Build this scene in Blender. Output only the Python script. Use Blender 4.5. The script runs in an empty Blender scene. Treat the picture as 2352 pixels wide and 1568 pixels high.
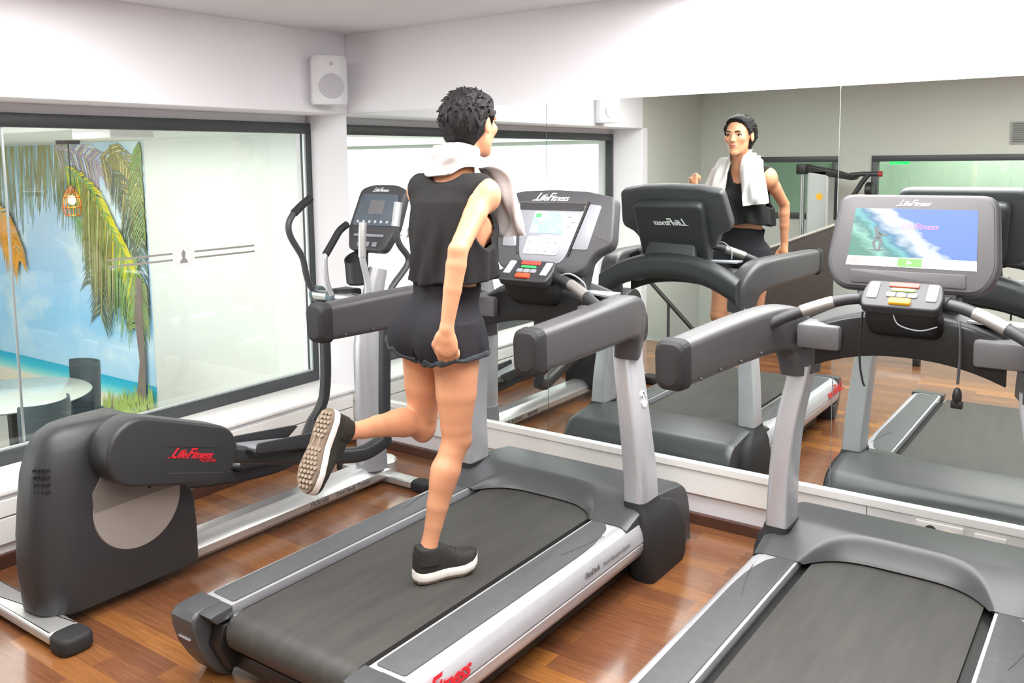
import bpy, bmesh, math, random
import numpy as np
from mathutils import Vector, Matrix

random.seed(7)
rng = np.random.RandomState(5)
sc = bpy.context.scene
COL = sc.collection
V = Vector
PI = math.pi

# ------------------------------------------------------------------ camera, world, lights, exposure
CAM_F, CAM_CY = 2035.1, 592.3
PIT, ROL, YAW = math.radians(-6.249), math.radians(-0.666), math.radians(35.634)
fw = V((-math.sin(YAW) * math.cos(PIT), math.cos(YAW) * math.cos(PIT), math.sin(PIT)))
rt = V((math.cos(YAW), math.sin(YAW), 0.0))
up = rt.cross(fw)
r2 = rt * math.cos(ROL) + up * math.sin(ROL)
u2 = -rt * math.sin(ROL) + up * math.cos(ROL)
cam_data = bpy.data.cameras.new('camera')
cam = bpy.data.objects.new('camera', cam_data)
COL.objects.link(cam)
cam.matrix_world = Matrix(((r2.x, u2.x, -fw.x, 3.7728), (r2.y, u2.y, -fw.y, -3.6457), (r2.z, u2.z, -fw.z, 1.65), (0, 0, 0, 1)))
cam_data.sensor_width = 36.0
cam_data.lens = CAM_F * 36.0 / 2352.0
cam_data.shift_y = (CAM_CY - 784.0) / 2352.0
cam_data.clip_start = 0.02
sc.camera = cam

sc.view_settings.view_transform = 'Standard'
sc.view_settings.look = 'None'
sc.view_settings.gamma = 1.0
sc.view_settings.use_curve_mapping = False
sc.view_settings.exposure = 0.32

world = bpy.data.worlds.new('world')
sc.world = world
world.use_nodes = True
bgn = world.node_tree.nodes['Background']
bgn.inputs[0].default_value = (0.93, 0.96, 1.0, 1)
bgn.inputs[1].default_value = 0.5


def area_light(name, loc, target, size, power, color=(1, 1, 1), size_y=None):
    d = bpy.data.lights.new(name, 'AREA')
    d.energy = power
    d.color = color
    d.shape = 'RECTANGLE'
    d.size = size
    d.size_y = size_y or size
    o = bpy.data.objects.new(name, d)
    COL.objects.link(o)
    o.location = loc
    o.rotation_euler = (V(target) - V(loc)).to_track_quat('-Z', 'Y').to_euler()
    return o


# ceiling lamps of the gym (flush unseen panels above the frame, the last one added fill), the dining room's ceiling lights, an added glowing panel at its far wall
area_light('unseen_ceiling_light', (2.9, -0.85, 2.355), (2.9, -0.85, 0), 1.5, 78, (1.0, 0.98, 0.96))
area_light('unseen_ceiling_light', (1.2, -2.4, 2.355), (1.2, -2.4, 0), 1.6, 62, (1.0, 0.98, 0.96))
area_light('unseen_ceiling_light', (3.5, -3.1, 2.355), (3.5, -3.1, 0), 1.6, 70, (1.0, 0.97, 0.94))  # fill light added for the camera side of runner and machines, laid flush
area_light('dining_ceiling_lamp', (-3.2, -1.2, 1.86), (-3.2, -1.2, -1.3), 3.2, 98, (1.0, 0.98, 0.95), 4.5)
area_light('dining_glow_panel', (-4.6, -6.15, 0.4), (-4.6, 0.5, 0.4), 8.0, 170, (0.95, 0.985, 1.0), 2.9)  # added panel before a closed wall, makes the mirrored window look white

# ------------------------------------------------------------------ materials
MATS = {}


def srgb(r, g, b):
    f = lambda c: ((c / 255.0 + 0.055) / 1.055) ** 2.4 if c > 10 else c / 255.0 / 12.92
    return (f(r), f(g), f(b), 1.0)


class NT:
    def __init__(self, name):
        self.m = bpy.data.materials.new(name)
        self.m.use_nodes = True
        self.t = self.m.node_tree
        self.b = self.t.nodes['Principled BSDF']
        self.out = self.t.nodes['Material Output']

    def n(self, typ, **kw):
        nd = self.t.nodes.new(typ)
        for k, v in kw.items():
            setattr(nd, k, v)
        return nd

    def l(self, a, b):
        self.t.links.new(a, b)

    def coord(self, scale=(1, 1, 1), kind='Object', rot=(0, 0, 0)):
        tc = self.n('ShaderNodeTexCoord')
        mp = self.n('ShaderNodeMapping')
        mp.inputs['Scale'].default_value = scale
        mp.inputs['Rotation'].default_value = rot
        self.l(tc.outputs[kind], mp.inputs[0])
        return mp.outputs[0]

    def noise(self, vec, scale, detail=4, rough=0.55):
        nd = self.n('ShaderNodeTexNoise')
        nd.inputs['Scale'].default_value = scale
        nd.inputs['Detail'].default_value = detail
        nd.inputs['Roughness'].default_value = rough
        self.l(vec, nd.inputs['Vector'])
        return nd.outputs[0]

    def ramp(self, fac, stops):
        nd = self.n('ShaderNodeValToRGB')
        el = nd.color_ramp.elements
        while len(el) < len(stops):
            el.new(0.5)
        for e, (p, c) in zip(el, stops):
            e.position = p
            e.color = c
        self.l(fac, nd.inputs[0])
        return nd.outputs[0]

    def bump(self, h, strength=0.2, dist=0.01):
        nd = self.n('ShaderNodeBump')
        nd.inputs['Strength'].default_value = strength
        nd.inputs['Distance'].default_value = dist
        self.l(h, nd.inputs['Height'])
        self.l(nd.outputs[0], self.b.inputs['Normal'])


def mat(name, col, rough=0.5, metal=0.0, var=0.06, scale=14.0, bump=0.0, bscale=200.0, coat=0.0, spec=0.5, stretch=(1, 1, 1)):
    if name in MATS:
        return MATS[name]
    k = NT(name)
    vec = k.coord(stretch)
    c = col
    lo = tuple(max(0, x * (1 - var)) for x in c[:3]) + (1,)
    hi = tuple(min(1, x * (1 + var)) for x in c[:3]) + (1,)
    k.l(k.ramp(k.noise(vec, scale), [(0.3, lo), (0.7, hi)]), k.b.inputs['Base Color'])
    k.b.inputs['Roughness'].default_value = rough
    k.b.inputs['Metallic'].default_value = metal
    k.b.inputs['Coat Weight'].default_value = coat
    k.b.inputs['Specular IOR Level'].default_value = spec
    if bump:
        k.bump(k.noise(vec, bscale, 2), bump, 0.002)
    MATS[name] = k.m
    return k.m


def emit_mat(name, col, strength):
    if name in MATS:
        return MATS[name]
    k = NT(name)
    k.b.inputs['Base Color'].default_value = col
    k.b.inputs['Emission Color'].default_value = col
    k.b.inputs['Emission Strength'].default_value = strength
    MATS[name] = k.m
    return k.m


M_wall = mat('white_wall_paint', srgb(238, 236, 241), 0.7, var=0.012, scale=3)
M_ceil = mat('ceiling_paint', srgb(226, 226, 229), 0.8, var=0.01, scale=3)
M_grey = mat('grey_wall_paint', srgb(192, 195, 188), 0.75, var=0.02, scale=2)
M_trim = mat('white_trim_paint', srgb(240, 240, 238), 0.35, var=0.01)
M_skirt = mat('brown_skirting_tile', srgb(84, 56, 46), 0.35, var=0.2, scale=6)
M_frame = mat('black_window_frame', srgb(62, 66, 68), 0.4, var=0.06)
M_frame2 = mat('aluminium_bead', srgb(190, 198, 200), 0.3, 0.8, var=0.04)
M_dining = mat('dining_room_wall', srgb(220, 226, 221), 0.8, var=0.03, scale=0.8)
M_dark = mat('dark_grey_plastic', srgb(66, 66, 70), 0.42, var=0.05, bump=0.05, bscale=500)
M_dark2 = mat('charcoal_plastic', srgb(48, 49, 52), 0.45, var=0.05, bump=0.05, bscale=500)
M_black = mat('black_plastic', srgb(26, 26, 27), 0.45, var=0.08)
M_rub = mat('black_rubber', srgb(36, 36, 38), 0.7, var=0.08, bump=0.1, bscale=300)
M_pad = mat('soft_grey_arm_cover', srgb(72, 71, 74), 0.4, var=0.04, bump=0.06, bscale=400)
M_hood = mat('grey_hood_plastic', srgb(70, 72, 75), 0.38, var=0.04, bump=0.05, bscale=500)
M_silver = mat('silver_paint', srgb(196, 197, 203), 0.33, 0.45, var=0.03)
M_alu = mat('satin_aluminium', srgb(205, 206, 206), 0.3, 0.7, var=0.04, stretch=(8, 0.6, 8))
M_steel = mat('polished_steel', srgb(210, 212, 214), 0.18, 0.95, var=0.03)
M_foot = mat('ribbed_foot_pad', srgb(80, 82, 84), 0.5, var=0.1, scale=30, bump=0.25, bscale=420)
M_red = mat('red_lettering', srgb(205, 38, 52), 0.4, var=0.02)
M_white_ink = mat('white_lettering', srgb(236, 236, 236), 0.4, var=0.02)
M_dark_ink = mat('dark_lettering', srgb(90, 90, 92), 0.4, var=0.02)
M_sensor = mat('worn_steel_sensor', srgb(150, 147, 144), 0.4, 0.5, var=0.05)
M_tray = mat('grey_tray_plastic', srgb(100, 100, 103), 0.4, var=0.04)
M_bezel_ink = mat('grey_lettering', srgb(128, 128, 130), 0.4, var=0.02)
M_grey_panel = mat('silver_grey_panel', srgb(152, 154, 162), 0.4, 0.2, var=0.03)
M_btn_white = mat('white_button', srgb(186, 188, 197), 0.4, var=0.03)
M_btn_red = mat('red_button', srgb(214, 72, 62), 0.4, var=0.03)
M_btn_green = mat('green_button', srgb(60, 165, 96), 0.4, var=0.03)
M_btn_lime = mat('lime_button', srgb(170, 205, 90), 0.4, var=0.03)
M_btn_yellow = mat('yellow_stop_button', srgb(250, 180, 20), 0.4, var=0.03)
M_btn_orange = mat('orange_stop_button', srgb(226, 84, 50), 0.4, var=0.03)
M_bezel = mat('grey_screen_bezel', srgb(70, 68, 70), 0.45, var=0.03)

k = NT('belt_rubber')
vec = k.coord((6, 0.7, 6))
k.l(k.ramp(k.noise(vec, 5, 6), [(0.25, srgb(50, 49, 47)), (0.75, srgb(66, 64, 61))]), k.b.inputs['Base Color'])
k.b.inputs['Roughness'].default_value = 0.55
k.bump(k.noise(k.coord((1, 1, 1)), 500, 2), 0.2, 0.002)
M_belt = k.m

k = NT('wood_floor_planks')          # planks run along x
tc = k.n('ShaderNodeTexCoord')
mp = k.n('ShaderNodeMapping')
k.l(tc.outputs['Object'], mp.inputs[0])
br = k.n('ShaderNodeTexBrick')
br.offset = 0.37
br.inputs['Scale'].default_value = 1.0
br.inputs['Brick Width'].default_value = 0.62
br.inputs['Row Height'].default_value = 0.085
br.inputs['Mortar Size'].default_value = 0.0012
br.inputs['Mortar Smooth'].default_value = 0.3
br.inputs['Color1'].default_value = (0, 0, 0, 1)
br.inputs['Color2'].default_value = (1, 1, 1, 1)
br.inputs['Mortar'].default_value = (0.2, 0.2, 0.2, 1)
k.l(mp.outputs[0], br.inputs['Vector'])
plank = k.ramp(br.outputs['Color'], [(0.0, srgb(114, 74, 50)), (0.4, srgb(125, 82, 55)), (0.7, srgb(133, 88, 56)), (0.92, srgb(146, 97, 56)), (1.0, srgb(168, 112, 56))])
gr = k.noise(k.coord((2.2, 30, 1)), 3.0, 8, 0.65)
mx = k.n('ShaderNodeMix', data_type='RGBA', blend_type='MULTIPLY')
mx.inputs[0].default_value = 0.75
k.l(plank, mx.inputs['A'])
k.l(k.ramp(gr, [(0.25, (0.50, 0.46, 0.44, 1)), (0.7, (1.15, 1.12, 1.1, 1))]), mx.inputs['B'])
k.l(mx.outputs['Result'], k.b.inputs['Base Color'])
k.b.inputs['Roughness'].default_value = 0.22
k.b.inputs['Coat Weight'].default_value = 0.35
k.b.inputs['Coat Roughness'].default_value = 0.12
k.bump(gr, 0.06, 0.002)
M_floor = k.m

k = NT('mirror_glass')
k.b.inputs['Base Color'].default_value = (0.86, 0.91, 0.885, 1)
k.b.inputs['Metallic'].default_value = 1.0
k.b.inputs['Roughness'].default_value = 0.0
M_mirror = k.m

k = NT('window_glass')
tr = k.n('ShaderNodeBsdfTransparent')
tr.inputs[0].default_value = (0.985, 0.995, 0.99, 1)
gl = k.n('ShaderNodeBsdfGlossy')
gl.inputs['Roughness'].default_value = 0.02
fr = k.n('ShaderNodeLayerWeight')
pw = k.n('ShaderNodeMath', operation='POWER')
pw.inputs[1].default_value = 5.0
k.l(fr.outputs['Facing'], pw.inputs[0])
ma = k.n('ShaderNodeMath', operation='MULTIPLY_ADD')
ma.inputs[1].default_value = 0.7
ma.inputs[2].default_value = 0.05
k.l(pw.outputs[0], ma.inputs[0])
ms = k.n('ShaderNodeMixShader')
k.l(ma.outputs[0], ms.inputs[0])
k.l(tr.outputs[0], ms.inputs[1])
k.l(gl.outputs[0], ms.inputs[2])
k.l(ms.outputs[0], k.out.inputs['Surface'])
M_glass = k.m

k = NT('skin')
vec = k.coord()
k.l(k.ramp(k.noise(vec, 9, 4), [(0.3, srgb(202, 142, 108)), (0.7, srgb(214, 154, 118))]), k.b.inputs['Base Color'])
k.b.inputs['Roughness'].default_value = 0.45
k.b.inputs['Subsurface Weight'].default_value = 0.12
k.b.inputs['Subsurface Radius'].default_value = (0.02, 0.008, 0.004)
k.b.inputs['Subsurface Scale'].default_value = 0.4
M_skin = k.m

k = NT('dark_hair')
vec = k.coord((60, 60, 9))
hn = k.noise(vec, 2.2, 5)
k.l(k.ramp(hn, [(0.3, srgb(12, 11, 12)), (0.62, srgb(32, 29, 30)), (0.82, srgb(66, 62, 65))]), k.b.inputs['Base Color'])
k.b.inputs['Roughness'].default_value = 0.6
k.b.inputs['Specular IOR Level'].default_value = 0.22
k.bump(hn, 0.35, 0.006)
M_hair = k.m

M_shirt = mat('black_jersey', srgb(34, 33, 34), 0.85, var=0.1, scale=30, bump=0.2, bscale=600, spec=0.25)
M_shorts = mat('charcoal_cotton', srgb(35, 34, 39), 0.85, var=0.1, scale=30, bump=0.25, bscale=500, spec=0.25)
M_hem = mat('grey_frayed_hem', srgb(60, 65, 69), 0.9, var=0.25, scale=90, spec=0.2)
M_towel = mat('white_terry_cloth', srgb(206, 203, 203), 0.95, var=0.03, scale=60, bump=0.7, bscale=420, spec=0.1)
M_shoe = mat('black_shoe_knit', srgb(36, 34, 30), 0.7, var=0.25, scale=120, bump=0.3, bscale=500)
M_midsole = mat('white_midsole_foam', srgb(232, 226, 222), 0.6, var=0.02)
M_outsole = mat('brown_outsole_rubber', srgb(118, 104, 90), 0.8, var=0.12, scale=40)
M_lug = mat('worn_lug_rubber', srgb(146, 130, 113), 0.8, var=0.12, scale=60)
M_eye = mat('eye_white', srgb(205, 198, 190), 0.35, var=0.01)
M_iris = mat('brown_iris', srgb(44, 28, 20), 0.2, var=0.05)
M_brow = mat('dark_eyebrow', srgb(52, 38, 32), 0.8, var=0.2, scale=200)
M_lip = mat('rose_lips', srgb(190, 112, 98), 0.45, var=0.05)

# ------------------------------------------------------------------ geometry helpers


def tag(o, label=None, cat=None, group=None, kind=None):
    if label: o['label'] = label
    if cat: o['category'] = cat
    if group: o['group'] = group
    if kind: o['kind'] = kind
    return o


def thing(name, label, cat, loc=(0, 0, 0), rotz=0, group=None):
    o = bpy.data.objects.new(name, None)
    o.empty_display_size = 0.1
    COL.objects.link(o)
    o.location = loc
    o.rotation_euler = (0, 0, rotz)
    return tag(o, label, cat, group)


def from_pydata(name, verts, faces, m, parent=None, smooth=40, mats=None, fmat=None):
    me = bpy.data.meshes.new(name)
    me.from_pydata([tuple(v) for v in verts], [], [tuple(f) for f in faces])
    me.update()
    return finish(name, me, m, parent, smooth, mats, fmat)


def finish(name, me, m, parent=None, smooth=40, mats=None, fmat=None):
    for x in (mats or [m]):
        me.materials.append(x)
    if fmat is not None:
        me.polygons.foreach_set('material_index', fmat)
    if smooth:
        me.polygons.foreach_set('use_smooth', [True] * len(me.polygons))
        if smooth < 180:
            me.set_sharp_from_angle(angle=math.radians(smooth))
    me.update()
    o = bpy.data.objects.new(name, me)
    COL.objects.link(o)
    if parent: o.parent = parent
    return o


class MB:
    """collects shapes into one bmesh"""

    def __init__(self):
        self.bm = bmesh.new()
        self.mi = 0

    def _add(self, verts, faces):
        vs = [self.bm.verts.new(v) for v in verts]
        fs = []
        for f in faces:
            try:
                fc = self.bm.faces.new([vs[i] for i in f])
                fc.material_index = self.mi
                fs.append(fc)
            except ValueError:
                pass
        return vs, fs

    def box(self, lo, hi, bev=0.0, seg=2, M=None):
        x0, y0, z0 = lo
        x1, y1, z1 = hi
        vv = [V(p) for p in ((x0, y0, z0), (x1, y0, z0), (x1, y1, z0), (x0, y1, z0), (x0, y0, z1), (x1, y0, z1), (x1, y1, z1), (x0, y1, z1))]
        if M is not None: vv = [M @ v for v in vv]
        vs, fs = self._add(vv, [(0, 3, 2, 1), (4, 5, 6, 7), (0, 1, 5, 4), (1, 2, 6, 5), (2, 3, 7, 6), (3, 0, 4, 7)])
        if bev > 0:
            es = list({e for f in fs for e in f.edges})
            bmesh.ops.bevel(self.bm, geom=es, offset=bev, segments=seg, profile=0.5, affect='EDGES')
        return self

    def loft(self, rings, caps=True, closed=True):
        n = len(rings[0])
        verts = [v for r in rings for v in r]
        faces = []
        for i in range(len(rings) - 1):
            for j in range(n if closed else n - 1):
                a, b = i * n + j, i * n + (j + 1) % n
                faces.append((a, b, b + n, a + n))
        if caps:
            faces.append(tuple(range(n))[::-1])
            faces.append(tuple((len(rings) - 1) * n + j for j in range(n)))
        self._add(verts, faces)
        return self

    def tube(self, pts, r, n=12, caps=True, flat=None, smoothpath=0):
        pts = [V(p) for p in pts]
        if smoothpath: pts, r = catmull(pts, r, smoothpath)
        rs = r if hasattr(r, '__len__') else [r] * len(pts)
        rings = frames_rings(pts, [circle(n, rr, rr) if flat is None else circle(n, rr, rr * flat) for rr in rs])
        return self.loft(rings, caps)

    def sweep(self, pts, profs, upv=None, caps=True, smoothpath=0):
        pts = [V(p) for p in pts]
        if smoothpath: pts, profs = catmull(pts, profs, smoothpath)
        return self.loft(frames_rings(pts, profs, upv), caps)

    def prism(self, poly, d0, d1, axis='x', bev=0.0, seg=2, M=None):
        """poly of 2-D points extruded along an axis: x -> (y,z), y -> (x,z), z -> (x,y)"""
        mk = {'x': lambda p, d: V((d, p[0], p[1])), 'y': lambda p, d: V((p[0], d, p[1])), 'z': lambda p, d: V((p[0], p[1], d))}[axis]
        poly = [V((p[0], p[1])) for p in poly]
        n = len(poly)
        if bev > 0:                                                   # rounded rim: inset outlines lofted along a quarter circle
            area = sum(poly[i - 1].x * poly[i].y - poly[i].x * poly[i - 1].y for i in range(n))
            sg = 1.0 if area > 0 else -1.0
            nrm = []
            for i in range(n):
                e0, e1 = poly[i] - poly[i - 1], poly[(i + 1) % n] - poly[i]
                n0 = V((e0.y, -e0.x)).normalized() if e0.length > 1e-9 else V((0, 0))
                n1 = V((e1.y, -e1.x)).normalized() if e1.length > 1e-9 else n0
                m_ = n0 + n1
                m_ = m_.normalized() if m_.length > 1e-6 else n0
                nrm.append(m_ * sg / max(0.55, m_.dot(n1)))
            dz = 1.0 if d1 > d0 else -1.0
            bz = min(bev, abs(d1 - d0) * 0.49)
            k_ = seg + 1
            lv = [(bev * (1 - math.sin(PI / 2 * i / k_)), d0 + dz * bz * (1 - math.cos(PI / 2 * i / k_))) for i in range(k_ + 1)]
            lv += [(ins, d1 + d0 - d) for ins, d in lv[::-1]]
            rings = [[mk(p - q * ins, d) for p, q in zip(poly, nrm)] for ins, d in lv]
            if M is not None: rings = [[M @ v for v in r] for r in rings]
            return self.loft(rings)
        vv = [mk(p, d0) for p in poly] + [mk(p, d1) for p in poly]
        if M is not None: vv = [M @ v for v in vv]
        self._add(vv, [tuple(range(n))[::-1], tuple(range(n, 2 * n))] + [(i, (i + 1) % n, (i + 1) % n + n, i + n) for i in range(n)])
        return self

    def cyl(self, a, b, r, n=24, r2=None, bev=0.0):
        a, b = V(a), V(b)
        rr = r if r2 is None else r2
        pts, rad = [a, b], [r, rr]
        if bev:
            d = (b - a).normalized()
            pts = [a, a + d * bev, b - d * bev, b]
            rad = [r - bev, r, rr, rr - bev]
        self.loft(frames_rings(pts, [circle(n, q, q) for q in rad]))
        return self

    def lathe(self, prof, c=(0, 0, 0), n=28, axis=(0, 0, 1)):
        q = V(axis).to_track_quat('Z', 'Y')
        rings = [[V(c) + q @ V((r * math.cos(2 * PI * i / n), r * math.sin(2 * PI * i / n), z)) for i in range(n)] for r, z in prof]
        return self.loft(rings)

    def ball(self, c, r, n=16, sc_=(1, 1, 1), M=None):
        prof = [(max(1e-4, math.sin(PI * i / n)), -math.cos(PI * i / n)) for i in range(n + 1)]
        rings = []
        for rr, z in prof:
            ring = [V((rr * math.cos(2 * PI * j / (n * 2)) * r * sc_[0], rr * math.sin(2 * PI * j / (n * 2)) * r * sc_[1], z * r * sc_[2])) for j in range(n * 2)]
            if M is not None: ring = [M @ v for v in ring]
            rings.append([V(c) + v for v in ring])
        return self.loft(rings)

    def build(self, name, m, parent=None, smooth=40, mats=None):
        bmesh.ops.recalc_face_normals(self.bm, faces=self.bm.faces[:])
        me = bpy.data.meshes.new(name)
        self.bm.to_mesh(me)
        self.bm.free()
        return finish(name, me, m, parent, smooth, mats)


def circle(n, a, b):
    return [(a * math.cos(2 * PI * i / n), b * math.sin(2 * PI * i / n)) for i in range(n)]


def rrect(w, h, r, seg=5):
    """rounded rectangle outline, centred"""
    out = []
    for cx, cy, a0 in ((w / 2 - r, h / 2 - r, 0), (-w / 2 + r, h / 2 - r, 90), (-w / 2 + r, -h / 2 + r, 180), (w / 2 - r, -h / 2 + r, 270)):
        for i in range(seg + 1):
            a = math.radians(a0 + 90 * i / seg)
            out.append((cx + r * math.cos(a), cy + r * math.sin(a)))
    return out


def rpoly(pts, r, seg=4):
    """round the corners of a polygon"""
    out = []
    n = len(pts)
    for i in range(n):
        p0, p1, p2 = V(pts[i - 1]), V(pts[i]), V(pts[(i + 1) % n])
        rr = r[i] if hasattr(r, '__len__') else r
        d0, d1 = (p0 - p1), (p2 - p1)
        t = min(rr, d0.length * 0.49, d1.length * 0.49)
        a, b = p1 + d0.normalized() * t, p1 + d1.normalized() * t
        for j in range(seg + 1):
            u = j / seg
            q = a * (1 - u) ** 2 + p1 * 2 * u * (1 - u) + b * u ** 2
            out.append((q.x, q.y))
    return out


def lerp(a, b, t):
    return [lerp(x, y, t) for x, y in zip(a, b)] if hasattr(a, '__len__') else a * (1 - t) + b * t


def catmull(pts, vals, k):
    P, W = [], []
    isl = hasattr(vals, '__len__')
    n = len(pts)
    for i in range(n - 1):
        p0, p1, p2, p3 = pts[max(0, i - 1)], pts[i], pts[i + 1], pts[min(n - 1, i + 2)]
        for j in range(k):
            t = j / k
            P.append(0.5 * ((2 * p1) + (p2 - p0) * t + (2 * p0 - 5 * p1 + 4 * p2 - p3) * t * t + (3 * p1 - p0 - 3 * p2 + p3) * t ** 3))
            if isl:
                a, b = vals[i], vals[i + 1]
                W.append(lerp(a, b, t))
    P.append(pts[-1])
    if isl: W.append(vals[-1])
    return P, (W if isl else vals)


def frames_rings(pts, profs, upv=None):
    rings = []
    n = len(pts)
    T = []
    for i in range(n):
        t = (pts[min(n - 1, i + 1)] - pts[max(0, i - 1)])
        T.append(t.normalized())
    if upv is None:
        a = V((0, 0, 1)) if abs(T[0].z) < 0.9 else V((0, 1, 0))
        s = T[0].cross(a).normalized()
    else:
        s = T[0].cross(V(upv)).normalized()
    for i in range(n):
        if upv is not None and abs(T[i].dot(V(upv))) < 0.95:
            s2 = T[i].cross(V(upv)).normalized()
            s = s2 if s2.dot(s) > -0.5 else -s2
        else:
            s = (s - T[i] * s.dot(T[i])).normalized()
        u = s.cross(T[i]).normalized()
        rings.append([pts[i] + s * p[0] + u * p[1] for p in profs[i]])
    return rings


def basis(o, x, y):
    """matrix from origin and x / y axes (z = x cross y)"""
    x = V(x).normalized()
    y = V(y)
    y = (y - x * y.dot(x)).normalized()
    z = x.cross(y)
    return Matrix(((x.x, y.x, z.x, o[0]), (x.y, y.y, z.y, o[1]), (x.z, y.z, z.z, o[2]), (0, 0, 0, 1)))


def text(name, s, size, M, m, parent=None, shear=0.0, depth=0.0008, squash=1.0, bold=0.0, align='CENTER', space=1.0):
    cu = bpy.data.curves.new(name, 'FONT')
    cu.body = s
    cu.size = size
    cu.shear = shear
    cu.extrude = depth
    cu.offset = bold
    cu.align_x = align
    cu.align_y = 'CENTER'
    cu.space_character = space
    cu.resolution_u = 3
    o = bpy.data.objects.new(name, cu)
    COL.objects.link(o)
    bpy.context.view_layer.update()
    me = bpy.data.meshes.new_from_object(o.evaluated_get(bpy.context.evaluated_depsgraph_get()))
    bpy.data.objects.remove(o)
    bpy.data.curves.remove(cu)
    me.transform(Matrix.Diagonal((squash, 1, 1, 1)))
    me.transform(M)
    me.materials.clear()
    me.name = name
    return finish(name, me, m, parent, 0)


def logo(name, size, M, m, parent=None, shear=0.35, bold=0.0):
    """the maker's slanted brush lettering: tall capitals with a drawn-out foot and bar, low small letters"""
    verts, faces, x = [], [], 0.0
    for ch, k_, gap in (('L', 1.0, -0.12), ('ife', 0.80, 0.02), ('F', 1.0, -0.10), ('itness', 0.74, 0.0)):
        o = text('part', ch, size * k_, Matrix.Identity(4), m, None, 0.0, 0.0008, 1.12, bold + 0.006 * size, 'LEFT', 0.9)
        me = o.data
        xs = [v.co.x for v in me.vertices]
        ys = [v.co.y for v in me.vertices]
        y0 = min(ys)
        n0 = len(verts)
        verts += [V((v.co.x - min(xs) + x, v.co.y - y0, v.co.z)) for v in me.vertices]
        faces += [[n0 + i for i in p.vertices] for p in me.polygons]
        x += max(xs) - min(xs) + (gap + 0.05) * size
        bpy.data.objects.remove(o)
        bpy.data.meshes.remove(me)
    t = 0.085 * size
    for xa, xb, ya in ((-0.30 * size, 0.12 * size, 0.0),):                # the long foot of the first letter
        n0 = len(verts)
        verts += [V((xa, ya, 0.0008)), V((xb, ya, 0.0008)), V((xb, ya + t, 0.0008)), V((xa + 0.12 * size, ya + t, 0.0008))]
        faces.append([n0, n0 + 1, n0 + 2, n0 + 3])
    h = 0.36 * size
    out = [M @ V((v.x - x / 2 + (v.y - h) * (shear + 0.15), v.y - h, v.z)) for v in verts]
    return from_pydata(name, out, faces, m, parent, 0)


def structure(name, mb, m, parent=None, smooth=0, mats=None):
    o = mb.build(name, m, parent, smooth, mats)
    if parent is None: o['kind'] = 'structure'
    return o

# ------------------------------------------------------------------ the room
ZT, ZB, ZC = 1.929, 0.287, 2.374       # mirror top and bottom, ceiling
f = MB()
for lo, hi in (((-0.0, -3.62, -0.12), (6.0, 0.1, 0)), ((1.0, -5.0, -0.12), (6.0, -3.62, 0))):
    f.box(lo, hi)
structure('floor', f, M_floor)
structure('floor', MB().box((-0.1, -5.0, -1.3), (1.0, -3.62, -1.2)), M_grey)['label'] = 'lower stair landing'
structure('ceiling', MB().box((-0.3, -5.2, ZC), (6.2, 0.2, ZC + 0.1)), M_ceil)
# mirror wall: plain plaster behind and above the mirrors
structure('wall_back', MB().box((-0.45, 0.006, -0.1), (6.2, 0.16, ZC + 0.05)).box((-0.335, -0.002, 0.3), (-0.001, 0.02, 1.93)), M_wall)
# window wall: header above, low wall under, end piece towards the stairs
w = MB()
w.box((-0.47, -3.70, 1.93), (0.0, 0.006, ZC + 0.05), 0.004)
w.box((-0.47, -3.74, 1.88), (-0.34, 0.006, 1.93))
w.box((-0.47, -3.62, -0.1), (-0.004, 0.006, 0.31), 0.004)
w.box((-0.47, -3.80, -0.1), (-0.004, -3.70, 1.94), 0.004)
structure('wall_left', w, M_wall)
structure('wall_left', MB().box((-0.3, -5.1, -1.3), (0.0, -3.80, ZC)).box((-0.3, -3.80, 1.94), (0.0, -3.70, ZC)), M_grey)['label'] = 'grey wall beside the stairs'
# wall behind the camera with two window openings, seen in the mirrors
w = MB()
YB = -5.0
zs = (0.75, 1.66)
w.box((-0.3, YB - 0.12, -1.3), (0.50, YB, ZC))
w.box((0.50, YB - 0.12, 1.66), (1.39, YB, ZC)).box((0.50, YB - 0.12, -1.3), (1.39, YB, 1.08))
w.box((1.39, YB - 0.12, -1.3), (1.69, YB, ZC))
w.box((1.69, YB - 0.12, 1.66), (4.4, YB, ZC)).box((1.69, YB - 0.12, -0.1), (4.4, YB, 0.8))
w.box((4.4, YB - 0.12, -0.1), (6.2, YB, ZC))
structure('wall_front', w, M_grey)
structure('wall_right', MB().box((6.0, -5.1, -0.1), (6.15, 0.1, ZC)), M_wall)
# stair void cheek
structure('trim_1', MB().box((0.0, -3.64, -1.25), (1.02, -3.62, -0.0)).box((1.0, -5.0, -1.25), (1.02, -3.62, 0.0)), M_grey)

# low panelling and skirting under the mirrors and under the window
t = MB()
t.box((0.0, -0.024, 0.250), (6.0, 0.006, ZB - 0.001), 0.004)
structure('trim_2', t, M_trim)['label'] = 'white ledge under the mirrors'
t = MB()
for a, b in ((0.0, 0.60), (0.603, 1.9), (1.903, 2.918), (2.921, 4.3), (4.303, 6.0)):
    t.box((a, -0.016, 0.138), (b, 0.006, 0.249), 0.003)
structure('trim_3', t, M_trim)['label'] = 'white cable trunking under the mirrors'
structure('baseboard_back', MB().box((0.0, -0.022, 0.0), (6.0, 0.006, 0.048), 0.003), M_skirt)
t = MB()
t.box((-0.335, -3.70, 0.305), (0.02, 0.0, 0.325), 0.005)
structure('trim_4', t, M_trim)['label'] = 'white window sill'
structure('trim_5', MB().box((-0.004, -3.62, 0.215), (0.014, -0.03, 0.285), 0.003).box((-0.004, -3.62, 0.10), (0.012, -0.03, 0.208), 0.003), M_trim)['label'] = 'white cable trunking under the window'
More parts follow.
